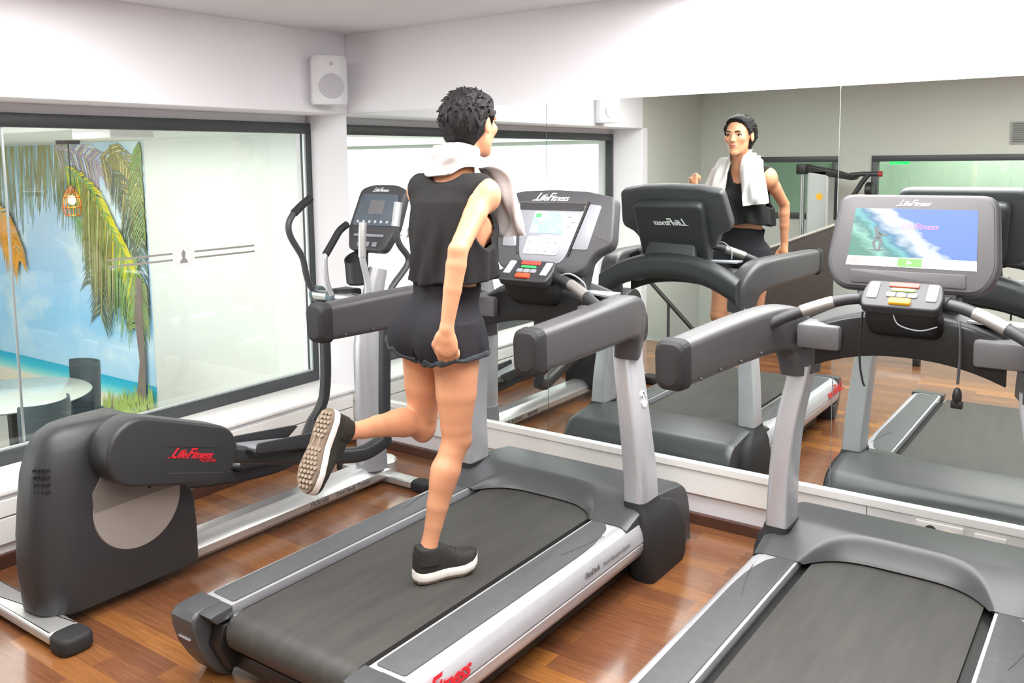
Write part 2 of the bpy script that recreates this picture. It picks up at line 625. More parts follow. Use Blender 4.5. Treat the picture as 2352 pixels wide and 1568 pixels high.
structure('baseboard_left', MB().box((-0.004, -3.62, 0.0), (0.018, -0.025, 0.06), 0.003), M_skirt)


def window(name, poly, parent_label):
    pass


# window_1 : the big window to the dining room
win = thing('window_1', None, None, (-0.335, 0, 0))
win['kind'] = 'structure'
fr = MB()
y0, y1, z0, z1 = -3.72, 0.0, 0.328, 1.887
b = 0.062
for lo, hi in (((-0.035, y0, z1 - b), (0.03, y1, z1)), ((-0.035, y0, z0), (0.03, y1, z0 + b)), ((-0.035, y0, z0 + b), (0.03, y0 + b, z1 - b)), ((-0.035, y1 - 0.034, z0 + b), (0.03, y1, z1 - b))):
    fr.box(lo, hi, 0.004)
fr.build('frame', M_frame, win)
bd = MB()
q = b + 0.001
bd.box((0.004, y1 - 0.05, z0 + q), (0.02, y1 - 0.035, z1 - q)).box((0.004, y0 + q, z0 + q), (0.02, y1 - 0.05, z0 + q + 0.010))
bd.build('glazing_bead', M_frame2, win)
MB().box((-0.008, y0 + b, z0 + b), (-0.002, -1.754, z1 - b)).build('glass', M_glass, win, 0)
MB().box((-0.008, -1.746, z0 + b), (-0.002, y1 - 0.034, z1 - b)).build('glass', M_glass, win, 0)
MB().box((-0.010, -1.754, z0 + b), (0.0, -1.746, z1 - b)).build('glass_joint', M_frame2, win)

# etched bars and round emblem on the glass
M_etch = mat('etched_grey_film', srgb(150, 146, 140), 0.6, var=0.05)
dec = MB()
dx0, dx1 = -0.3368, -0.3358
for za, zb in ((1.185, 1.195), (1.152, 1.162)):
    dec.box((dx0, -1.30, za), (dx1, -0.945, zb)).box((dx0, -0.815, za), (dx1, -0.424, zb))
o = dec.build('glass_emblem', M_etch, None, 0)
tag(o, 'pair of etched grey bars with small round emblem on window glass', 'glass emblem')
e = MB()
ring = circle(32, 0.052, 0.052)
e.loft([[V((dx, -0.88 + a * s, 1.168 + bb * s)) for a, bb in ring] for dx, s in ((dx0, 1), (dx1, 1), (dx1, 0.9), (dx0, 0.9), (dx0, 1))], caps=False)
e.build('emblem_ring', mat('etched_light_film', srgb(226, 224, 216), 0.6, var=0.03), o)
e = MB()
e.prism([(-0.905, 1.135), (-0.855, 1.135), (-0.86, 1.15), (-0.872, 1.16), (-0.868, 1.19), (-0.88, 1.208), (-0.894, 1.19), (-0.888, 1.16), (-0.90, 1.15)], dx0, dx1)
e.build('emblem_figure', M_etch, o, 0)

# mirrors
seams = (0.0, 1.378, 2.768, 4.158, 5.55)
labels = ('wall mirror panel reflecting the dining room window and the elliptical machine',
          'wall mirror panel reflecting the running woman beside the left treadmill',
          'wall mirror panel behind the touch screen treadmill at the right',
          'wall mirror panel beyond the right edge of the touch screen treadmill')
for i in range(4):
    o = MB().box((seams[i] + 0.0015, -0.005, ZB), (seams[i + 1] - 0.0015, 0.0045, ZT)).build('mirror_panel', M_mirror, None, 0)
    tag(o, labels[i], 'mirror', 'mirror panels along the wall')

# ------------------------------------------------------------------ dining room beyond the window
DY = 1.5
d = MB()
d.box((-9.6, DY, -1.4), (-0.2, DY + 0.1, 2.0))
structure('wall_2', d, M_dining)
structure('wall_3', MB().box((-9.7, -6.2, -1.4), (-9.6, DY + 0.1, 2.0)), M_dining)
structure('wall_4', MB().box((-9.6, -6.3, -1.4), (-0.2, -6.2, 2.0)), M_dining)
structure('wall_5', MB().box((-0.48, -6.2, -1.4), (-0.47, DY, -0.1)), M_dining)
structure('ceiling_2', MB().box((-9.7, -6.3, 1.9), (-0.475, DY + 0.1, 1.98)), M_dining)
structure('floor_2', MB().box((-9.7, -6.3, -1.4), (-0.3, DY + 0.1, -1.02)), mat('pale_tile_floor', srgb(196, 188, 176), 0.4, var=0.05))
structure('trim_6', MB().box((-1.90, -0.6, 1.82), (-1.45, -0.3, 1.9), 0.01), M_trim)['label'] = 'white box on the dining room ceiling'

# beach mural: a printed picture on the wall
k = NT('mural_sky_and_sea')
tc = k.n('ShaderNodeTexCoord')
sx = k.n('ShaderNodeSeparateXYZ')
k.l(tc.outputs['Object'], sx.inputs[0])
mr = k.n('ShaderNodeMapRange')
mr.inputs['From Min'].default_value = -1.3
mr.inputs['From Max'].default_value = 1.9
k.l(sx.outputs['Z'], mr.inputs['Value'])
P = lambda z: (z + 1.3) / 3.2
skyc = k.ramp(mr.outputs[0], [(P(-1.3), srgb(236, 222, 200)), (P(-0.86), srgb(240, 232, 214)), (P(-0.80), srgb(150, 228, 226)), (P(-0.72), srgb(60, 196, 220)), (P(-0.635), srgb(30, 176, 214)), (P(-0.625), srgb(176, 220, 248)), (P(0.0), srgb(150, 210, 250)), (P(0.9), srgb(196, 224, 252)), (P(1.9), srgb(184, 212, 230))])
cl = k.ramp(k.noise(k.coord((0.8, 1, 1.3)), 1.5, 6), [(0.48, (0, 0, 0, 1)), (0.72, (1, 1, 1, 1))])
gate = k.ramp(mr.outputs[0], [(P(-0.6), (0, 0, 0, 1)), (P(-0.4), (0.8, 0.8, 0.8, 1)), (P(0.5), (1, 1, 1, 1))])
mm = k.n('ShaderNodeMath', operation='MULTIPLY')
k.l(cl, mm.inputs[0])
k.l(gate, mm.inputs[1])
mx = k.n('ShaderNodeMix', data_type='RGBA')
k.l(mm.outputs[0], mx.inputs[0])
k.l(skyc, mx.inputs['A'])
mx.inputs['B'].default_value = srgb(232, 246, 246)
k.l(mx.outputs['Result'], k.b.inputs['Base Color'])
k.b.inputs['Roughness'].default_value = 0.7
M_mural = k.m
paint = {n_: mat('mural_' + n_, c, 0.7, var=0.18, scale=3) for n_, c in dict(
    yellow=srgb(214, 206, 30), olive=srgb(146, 144, 86), green=srgb(134, 164, 96), dark=srgb(96, 110, 90), lime=srgb(142, 180, 100),
    orange=srgb(240, 166, 60), purple=srgb(172, 158, 184), teal=srgb(146, 172, 162), trunk=srgb(128, 116, 106), grass=srgb(170, 196, 104), sand=srgb(206, 198, 150)).items()}
mural = MB().box((-9.4, DY - 0.006, -1.29), (-4.46, DY - 0.001, 1.895)).build('beach_mural', M_mural, None, 0)
tag(mural, 'beach mural with palms and turquoise sea on the dining room wall', 'mural')
layer = [0.010]


ALT = dict(yellow='lime', olive='sand', green='olive', dark='teal', lime='green', orange='sand', purple='sand', teal='olive', trunk='dark', grass='lime')


def strokes(name, col, polys, alt=True):
    if alt and name == 'palm_frond':
        strokes(name, ALT[col], polys[1::3], False)
        polys = polys[0::3] + polys[2::3]
    """flat printed shapes in the mural plane (x, z)"""
    b_ = MB()
    for pl in polys:
        layer[0] += 0.00002
        pl = [(min(-4.465, x), min(1.89, max(-1.28, z))) for x, z in pl]
        b_.prism(pl, DY - layer[0], DY - layer[0] + 0.0035, 'y')
    return b_.build(name, paint[col], mural, 0)


def frond(rib, length, n=34, droop=0.75, sides=(1, -1), w=0.0065):
    pts, _ = catmull([V((x, 0, z)) for x, z in rib], 0, 14)
    polys = []
    m_ = len(pts)
    for i in range(m_ - 1):                                    # the midrib
        a, c = pts[i], pts[i + 1]
        polys.append([(a.x, a.z - 0.016), (c.x, c.z - 0.016), (c.x, c.z + 0.016), (a.x, a.z + 0.016)])
    for s in sides:
        for j in range(n):
            u = (j + rng.rand()) / n
            i = min(m_ - 2, int(u * (m_ - 1)))
            p = pts[i]
            t_ = (pts[i + 1] - pts[i]).normalized()
            nrm = V((-t_.z, 0, t_.x)) * s
            L = length * (0.55 + 0.6 * math.sin(PI * min(0.97, 0.15 + u * 0.8))) * (0.75 + 0.4 * rng.rand())
            dr = (nrm * 0.75 + t_ * 0.55).normalized()
            mid = p + dr * L * 0.5 + V((0, 0, -droop * L * 0.12))
            end = p + dr * L * 0.85 + V((0, 0, -droop * L * 0.5))
            sd = V((-dr.z, 0, dr.x)) * w
            polys.append([((p - sd).x, (p - sd).z), ((mid - sd * 1.2).x, (mid - sd * 1.2).z), (end.x, end.z), ((mid + sd * 1.2).x, (mid + sd * 1.2).z), ((p + sd).x, (p + sd).z)])
    return polys


hang = []
for j in range(150):
    x = -8.6 + 2.75 * rng.rand()
    L = 0.5 + 0.8 * rng.rand() * (0.7 + 0.3 * math.sin((x + 8) * 3))
    sl = 0.18 * (rng.rand() - 0.6)
    hang.append([(x, 1.89), (x + 0.03 + 0.02 * rng.rand(), 1.89), (x + sl + 0.03, 1.89 - L * 0.6), (x + sl * 1.7, 1.89 - L), (x + sl, 1.89 - L * 0.6)])
strokes('hanging_fronds', 'teal', hang[:95])
strokes('hanging_fronds', 'olive', hang[95:])
strokes('palm_frond', 'purple', frond([(-6.15, 1.86), (-5.7, 1.79), (-5.32, 1.68), (-5.27, 1.56)], 0.34))
strokes('palm_frond', 'olive', frond([(-5.23, 1.75), (-4.83, 1.58), (-4.67, 1.25), (-4.61, 0.85)], 0.40, 44))
strokes('palm_frond', 'olive', frond([(-5.05, 1.85), (-4.75, 1.62), (-4.55, 1.3)], 0.34, 34))
strokes('palm_frond', 'dark', frond([(-5.0, 1.6), (-4.72, 1.2), (-4.6, 0.7), (-4.58, 0.2)], 0.32, 44))
strokes('palm_frond', 'green', frond([(-4.5, 1.88), (-4.52, 1.47), (-4.50, 0.9)], 0.30))
strokes('palm_frond', 'dark', frond([(-4.64, 0.6), (-4.95, 0.83), (-5.37, 0.67), (-5.58, 0.37)], 0.36, 44))
strokes('palm_frond', 'dark', frond([(-4.64, 0.6), (-5.05, 0.64), (-5.3, 0.35), (-5.42, 0.05)], 0.36, 44))
strokes('palm_frond', 'dark', frond([(-4.64, 0.58), (-4.87, 0.47), (-5.0, 0.18)], 0.34))
strokes('palm_frond', 'lime', frond([(-4.64, 0.6), (-5.19, 0.89), (-5.51, 0.76)], 0.26))
strokes('palm_frond', 'lime', frond([(-5.85, 1.5), (-5.5, 1.0), (-5.35, 0.6)], 0.34, 40))
strokes('palm_frond', 'yellow', frond([(-5.91, 1.63), (-5.43, 1.42), (-5.08, 1.01), (-4.81, 0.66), (-4.65, 0.26)], 0.24, 70, 1.4, (1, -1), 0.009))
strokes('palm_frond', 'lime', frond([(-5.91, 1.63), (-5.43, 1.42), (-5.08, 1.01), (-4.81, 0.66), (-4.65, 0.26)], 0.5, 44, 1.6, (-1,)))
strokes('palm_frond', 'olive', frond([(-5.6, 1.5), (-5.3, 1.2), (-5.0, 0.8)], 0.6, 36, 1.8, (-1,)))
strokes('palm_frond', 'green', frond([(-4.64, 0.58), (-4.61, 0.26), (-4.73, -0.03)], 0.30))
strokes('palm_frond', 'orange', frond([(-7.79, 1.19), (-7.47, 1.09), (-7.24, 0.83), (-7.1, 0.55)], 0.32, 44, 1.2, (1, -1), 0.012))
strokes('palm_trunk', 'trunk', [[(-4.65, 0.5), (-4.72, 0.11), (-4.67, -0.39), (-4.79, -0.87), (-4.6, -0.87), (-4.57, -0.38), (-4.57, 0.13), (-4.54, 0.5)]])
gp = []
for j in range(120):
    x = -5.45 + 0.98 * rng.rand()
    z = -1.12 + 0.2 * rng.rand() + 0.16 * (x + 5.4)
    gp.append([(x, z), (x + 0.03, z), (x + 0.06 * (rng.rand() - 0.3), z + 0.1 + 0.1 * rng.rand())])
gp.append([(-5.6, -1.28), (-4.465, -1.28), (-4.465, -0.9), (-4.8, -0.93), (-5.2, -1.02)])
strokes('grass_patch', 'grass', gp)

# pendant lamp
pl = thing('pendant_lamp', 'caged pendant lamp with glowing bulb in front of the beach mural', 'lamp', (-4.9, 0.97, 1.9))
MB().lathe([(0.0, -0.035), (0.10, -0.035), (0.11, -0.02), (0.11, 0.0), (0.0, 0.0)]).build('canopy', M_black, pl)
MB().cyl((0, 0, -0.03), (0, 0, -0.44), 0.006, 8).build('cord', M_black, pl)
MB().lathe([(0.0, -0.44), (0.03, -0.44), (0.04, -0.47), (0.035, -0.52), (0.0, -0.52)]).build('socket', mat('brass_socket', srgb(150, 110, 70), 0.4, 0.7), pl)
bl = MB().ball((0, 0, -0.585), 0.036, 12, (1, 1, 1.3)).build('bulb', emit_mat('warm_bulb', srgb(255, 216, 150), 9.0), pl)
cg = MB()
for i in range(10):
    a = 2 * PI * i / 10
    cg.tube([(0.035 * math.cos(a), 0.035 * math.sin(a), -0.47), (0.075 * math.cos(a), 0.075 * math.sin(a), -0.56), (0.088 * math.cos(a), 0.088 * math.sin(a), -0.66), (0.066 * math.cos(a), 0.066 * math.sin(a), -0.74)], 0.0035, 6)
for z, r in ((-0.56, 0.075), (-0.66, 0.088), (-0.74, 0.066)):
    cg.tube([(r * math.cos(2 * PI * i / 24), r * math.sin(2 * PI * i / 24), z) for i in range(25)], 0.0045, 6)
cg.build('cage', mat('copper_wire', srgb(196, 120, 60), 0.35, 0.8), pl)
ld = bpy.data.lights.new('pendant_bulb_light', 'POINT')
ld.energy = 6
ld.color = (1, 0.75, 0.45)
ld.shadow_soft_size = 0.05
lo = bpy.data.objects.new('pendant_bulb_light', ld)
COL.objects.link(lo)
lo.location = (-4.9, 0.97, 1.31)

# table, plant, chairs
tb = thing('dining_table', 'round pale dining table in front of the beach mural', 'table', (-3.99, -0.14, -1.02))
MB().lathe([(0.0, 0.72), (0.60, 0.72), (0.62, 0.735), (0.60, 0.75), (0.0, 0.75)], n=48).build('tabletop', mat('pale_glossy_tabletop', srgb(196, 208, 202), 0.15, var=0.02), tb)
MB().lathe([(0.0, 0.0), (0.26, 0.0), (0.26, 0.02), (0.06, 0.05), (0.045, 0.3), (0.05, 0.72), (0.0, 0.72)]).build('pedestal', M_black, tb)
pp = thing('potted_plant', 'small grassy plant in a clay pot on the dining table', 'plant', (-4.31, -0.24, -0.2697))
MB().lathe([(0.0, 0.0), (0.075, 0.0), (0.10, 0.10), (0.105, 0.11), (0.09, 0.11), (0.085, 0.09), (0.0, 0.09)]).build('pot', mat('clay_pot', srgb(128, 98, 74), 0.7, var=0.2), pp)
g = MB()
for i in range(60):
    a, s = rng.rand() * 6.28, 0.02 + 0.16 * rng.rand()
    h = 0.14 + 0.2 * rng.rand()
    c, s_ = math.cos(a), math.sin(a)
    g.tube([(0.05 * c * rng.rand(), 0.05 * s_ * rng.rand(), 0.088), (s * c * 0.5, s * s_ * 0.5, 0.088 + h * 0.6), (s * c, s * s_, 0.088 + h)], [0.006, 0.005, 0.001], 4)
g.build('foliage', mat('plant_green', srgb(134, 170, 84), 0.6, var=0.3, scale=20), pp)
M_chair = mat('slate_chair_shell', srgb(66, 78, 86), 0.35, var=0.05)


def dining_chair(label, x, y, rz):
    t_ = thing('dining_chair', label, 'chair', (x, y, -1.02), rz, 'slate grey chairs round the dining table')
    s = MB()                                                      # curved back, faces local +y
    ring = []
    for z, w_, d_ in ((0.44, 0.235, 0.20), (0.6, 0.24, 0.21), (0.78, 0.245, 0.22), (0.86, 0.24, 0.222), (0.872, 0.236, 0.222)):
        o_ = [V((w_ * math.sin(a), -d_ * math.cos(a) - 0.02, z)) for a in np.linspace(-1.25, 1.25, 13)]
        i_ = [V((w_ * 0.94 * math.sin(a), -(d_ - 0.016) * math.cos(a) - 0.02, z)) for a in np.linspace(1.25, -1.25, 13)]
        ring.append(o_ + i_)
    s.loft(ring)
    s.build('backrest', M_chair, t_)
    MB().prism(rpoly([(-0.23, -0.2), (0.23, -0.2), (0.24, 0.24), (-0.24, 0.24)], 0.08), 0.42, 0.455, 'z', 0.012).build('seat', M_chair, t_)
    for sx in (-1, 1):
        for sy in (-1, 1):
            MB().cyl((0.19 * sx, 0.02 + 0.17 * sy, 0.42), (0.225 * sx, 0.02 + 0.21 * sy, 0.0), 0.014, 10, 0.011).build('leg', M_chair, t_)


dining_chair('slate dining chair between table and mural, back upright above the tabletop', -4.16, 0.47, math.radians(178))
dining_chair('slate dining chair with its curved back towards the gym window', -3.18, -0.34, math.radians(103))
dining_chair('slate dining chair at the very left edge, behind the window joint', -3.45, -1.03, math.radians(30))

# ------------------------------------------------------------------ things on the gym walls


def speaker(label, y, bottom):
    t_ = thing('wall_speaker', label, 'loudspeaker', (0.0, y, bottom), 0, 'white loudspeakers on the window wall')
    Ms = mat('white_speaker_shell', srgb(222, 222, 226), 0.5, var=0.015)
    a = math.radians(-28 if y > -1 else 24)
    R = Matrix.Rotation(a, 4, 'Z')
    T_ = Matrix.Translation((0.10, 0, 0))
    prof = []
    for z, s in ((0.0, 0.93), (0.02, 1.0), (0.225, 1.0), (0.252, 0.96), (0.258, 0.9)):
        pts_ = rpoly([(-0.075, -0.085 * s), (0.03, -0.10 * s), (0.062 * (0.6 + 0.4 * s), -0.055 * s), (0.07 * (0.6 + 0.4 * s), 0), (0.062 * (0.6 + 0.4 * s), 0.055 * s), (0.03, 0.10 * s), (-0.075, 0.085 * s)], 0.012, 3)
        prof.append([T_ @ R @ V((p[0], p[1], z)) for p in pts_])
    MB().loft(prof).build('cabinet', Ms, t_, 30)
    g_ = MB()
    M_ = T_ @ R
    for z, r, q in ((0.095, 0.068, 0.0695),):
        pr = [(0.0, 0.006), (r * 0.7, 0.005), (r, 0.0), (r, -0.012), (0, -0.012)]
        rings = [[M_ @ V((q + d_, rr * math.cos(2 * PI * i / 28), z + rr * math.sin(2 * PI * i / 28))) for i in range(28)] for rr, d_ in pr]
        g_.loft(rings)
    g_.build('woofer_grille', mat('grey_speaker_grille', srgb(192, 190, 200), 0.6, var=0.03, bump=0.5, bscale=900), t_)
    MB().ball(M_ @ V((0.066, 0, 0.215)), 0.011, 10).build('tweeter', mat('pale_grey_tweeter', srgb(190, 190, 195), 0.5), t_)
    MB().box((0.0, -0.03, 0.09), (0.06, 0.03, 0.19), 0.006).build('wall_bracket', mat('taupe_bracket', srgb(150, 144, 140), 0.5), t_)
    return t_


speaker('white loudspeaker high in the corner above the window and elliptical machine', -0.225, 1.968)
speaker('white loudspeaker seen only in the mirror, above the far end of the window', -2.88, 1.955)

vent = thing('air_vent', 'grey louvred air vent on the grey wall, reflected at the right edge', 'air vent', (2.95, -5.0, 1.836))
MB().box((-0.15, 0.0, -0.095), (0.15, 0.012, 0.095), 0.003).build('vent_frame', mat('grey_vent_metal', srgb(150, 152, 148), 0.5), vent)
for i in range(9):
    z = -0.075 + i * 0.0186
    MB().box((-0.13, 0.012, z), (0.13, 0.02, z + 0.009), 0.002).build('slat', mat('dark_vent_slat', srgb(108, 110, 106), 0.5), vent)

# windows behind the camera
def back_window(name, x0, x1, z0, z1, bar=None):
    w_ = thing(name, None, None, (0, YB, 0))
    w_['kind'] = 'structure'
    m_ = MB()
    t_ = 0.055
    for lo_, hi_ in (((x0, -0.06, z1 - t_), (x1, 0.02, z1)), ((x0, -0.06, z0), (x1, 0.02, z0 + t_)), ((x0, -0.06, z0 + t_), (x0 + t_, 0.02, z1 - t_)), ((x1 - t_, -0.06, z0 + t_), (x1, 0.02, z1 - t_))):
        m_.box(lo_, hi_, 0.004)
    m_.build('frame', M_frame, w_)
    MB().box((x0 + t_, -0.03, z0 + t_), (x1 - t_, -0.024, z1 - t_)).build('glass', M_glass, w_, 0)


back_window('window_2', 0.50, 1.39, 1.06, 1.66)
back_window('window_3', 1.69, 4.4, 0.80, 1.66)
M_corr = mat('corridor_wall', srgb(176, 186, 174), 0.8, var=0.04)
structure('wall_6', MB().box((-0.3, -7.3, -0.1), (4.8, -7.2, 2.4)), M_corr)
structure('wall_7', MB().box((-0.4, -7.3, -0.1), (-0.3, -5.12, 2.4)).box((4.8, -7.3, -0.1), (4.9, -5.12, 2.4)), M_corr)
structure('ceiling_3', MB().box((-0.4, -7.3, 2.4), (4.9, -5.12, 2.45)), M_corr)
structure('floor_3', MB().box((-0.4, -7.3, -0.15), (4.9, -5.12, -0.1)), M_corr)
structure('trim_7', MB().box((1.02, -7.2, -0.1), (1.20, -6.9, 2.4)), mat('pale_green_column', srgb(198, 214, 204), 0.7))['label'] = 'pale column beyond the back window'
sg = MB().box((-0.10, -0.02, -0.035), (0.10, 0.02, 0.035), 0.006).build('exit_light', emit_mat('green_sign_light', srgb(30, 220, 90), 1.3), None)
sg.location = (1.60, -6.55, 1.60)
tag(sg, 'small glowing green light beyond the back window, seen in the mirror', 'sign light')
MB().box((-0.01, -0.01, 0.035), (0.01, 0.01, 0.80)).build('hanger', M_black, sg)
gl_ = bpy.data.lights.new('green_corridor_light', 'POINT')
gl_.energy = 11
gl_.color = (0.15, 1.0, 0.45)
gl_.shadow_soft_size = 0.02
go = bpy.data.objects.new('green_corridor_light', gl_)
COL.objects.link(go)
go.location = (1.9, -5.7, 2.15)
area_light('corridor_ceiling_lamp', (2.6, -6.2, 2.38), (2.6, -6.2, 0), 1.2, 58, (1, 1, 0.95), 1.2)

# stair handrail by the floor edge (seen in the mirror)
hr = thing('stair_handrail', 'black stair handrail sloping down beside the stairwell, seen in the mirror', 'handrail', (0, -3.58, 0))
MB().tube([(-0.0 + 0.03, 0, 0.655), (0.10, 0, 0.585), (0.64, 0, 0.075), (0.66, 0, 0.055)], 0.019, 10).build('rail', M_black, hr)
MB().cyl((0.325, 0, 0.0), (0.325, 0, 0.37), 0.014, 10).build('post', M_frame, hr)
MB().cyl((0.60, 0, 0.0), (0.60, 0, 0.11), 0.014, 10).build('post', M_frame, hr)

# dark side panel of the stair head
sp = thing('stair_side_panel', 'dark brown solid panel with sloping top behind the running woman in the mirror', 'balustrade', (0, -3.70, 0))
MB().prism([(1.06, 0.0), (1.72, 0.0), (1.72, 1.09), (1.06, 0.83)], -0.05, 0.0, 'y', 0.004).build('panel', mat('dark_brown_panel', srgb(58, 50, 48), 0.6, var=0.1), sp)
MB().prism([(1.05, 0.83), (1.73, 1.098), (1.73, 1.118), (1.05, 0.85)], -0.06, 0.01, 'y', 0.003).build('top_cap', mat('pale_cap', srgb(176, 172, 164), 0.5), sp)

# cable machine behind, seen in the mirror
cm = thing('cable_machine', 'silver strength machine tower with black arm, reflected beside the touch screen', 'gym machine', (1.36, -4.55, 0))
MB().prism(rpoly([(-0.10, -0.10), (0.10, -0.10), (0.10, 0.10), (-0.10, 0.10)], 0.03), 0.0, 1.52, 'z').build('column', M_alu, cm)
MB().cyl((-0.145, 0.06, 0.0), (-0.145, 0.06, 1.54), 0.022, 14).build('guide_rod', M_steel, cm)
MB().box((-0.19, -0.08, 1.50), (-0.10, 0.12, 1.59), 0.01).build('top_bracket', M_black, cm)
MB().prism(rpoly([(-0.13, 1.515), (0.12, 1.475), (0.30, 1.445), (0.33, 1.475), (0.10, 1.545), (-0.13, 1.585)], 0.015), -0.06, 0.10, 'y', 0.01).build('pulley_arm', M_black, cm)
b_ = MB()
b_.tube([(0.26, 0.02, 1.49), (0.36, 0.02, 1.50), (0.50, 0.02, 1.50)], 0.022, 10)
b_.tube([(0.42, 0.02, 1.50), (0.36, 0.02, 1.42), (0.28, 0.02, 1.28), (0.24, 0.02, 1.20)], 0.022, 10)
b_.build('grip_bar', M_dark2, cm)
MB().cyl((0.50, 0.02, 1.50), (0.53, 0.02, 1.50), 0.024, 12).build('red_end_cap', mat('red_cap', srgb(150, 40, 48), 0.5), cm)
MB().cyl((0.40, 0.02, 1.36), (0.46, 0.02, 1.36), 0.07, 20, bev=0.01).build('pulley', M_black, cm)
MB().cyl((0.02, 0.10, 1.30), (0.02, 0.104, 1.30), 0.03, 20).build('orange_sticker', mat('orange_sticker_ink', srgb(236, 170, 40), 0.5), cm)
MB().box((-0.25, -0.35, 0.0), (0.6, -0.15, 0.06), 0.01).box((-0.25, 0.0, 0.0), (0.6, 0.16, 0.06), 0.01).build('base', M_alu, cm)

# bench frame foot seen under the right treadmill's dash in the mirror
bf = thing('weight_bench', 'low white bench frame on the floor, reflected under the right treadmill dash', 'bench', (2.16, -3.82, 0))
MB().box((-0.24, -0.03, 0.06), (0.24, 0.03, 0.11), 0.006).build('crossbar', M_trim, bf)
for s in (-1, 1):
    MB().box((0.2 * s - 0.025, -0.035, 0.0), (0.2 * s + 0.025, 0.035, 0.06), 0.004).build('foot', M_black, bf)

# sockets in the trunking
so = thing('power_outlet', 'double power outlet in the white trunking below the right mirror', 'power outlet', (3.19, -0.016, 0.207))
Mp = mat('white_socket_plate', srgb(226, 224, 220), 0.35, var=0.01)
MB().box((-0.085, -0.012, -0.033), (0.085, 0.0, 0.033), 0.004).build('plate', Mp, so)
MB().cyl((-0.03, -0.0125, 0.0), (-0.03, -0.008, 0.0), 0.022, 22).build('socket_well', mat('dark_socket', srgb(70, 68, 66), 0.6), so)
MB().box((0.012, -0.016, -0.008), (0.06, -0.012, 0.012), 0.002).build('plug', mat('cream_plug', srgb(214, 196, 160), 0.5), so)
ss = thing('wall_switch', 'blank white switch plate to the right of the power outlet', 'wall plate', (3.365, -0.016, 0.20))
MB().box((-0.055, -0.010, -0.033), (0.055, 0.0, 0.033), 0.004).build('plate', Mp, ss)
MB().box((-0.02, -0.014, -0.012), (0.02, -0.010, 0.012), 0.003).build('rocker', Mp, ss)
s3 = thing('power_outlet', 'small wall socket in the white trunking behind the woman in the black top', 'power outlet', (0.80, -0.016, 0.20))
MB().box((-0.06, -0.010, -0.033), (0.06, 0.0, 0.033), 0.004).build('plate', Mp, s3)
MB().box((-0.03, -0.013, -0.01), (0.03, -0.010, 0.01), 0.002).build('socket_face', mat('grey_socket_face', srgb(140, 142, 150), 0.5), s3)


def rebase(root, loc):
    """parts were built in world space: shift their meshes so that the root's origin sits at loc"""
    for ch in root.children_recursive:
        ch.data.transform(Matrix.Translation(-V(loc)))
    root.location = loc


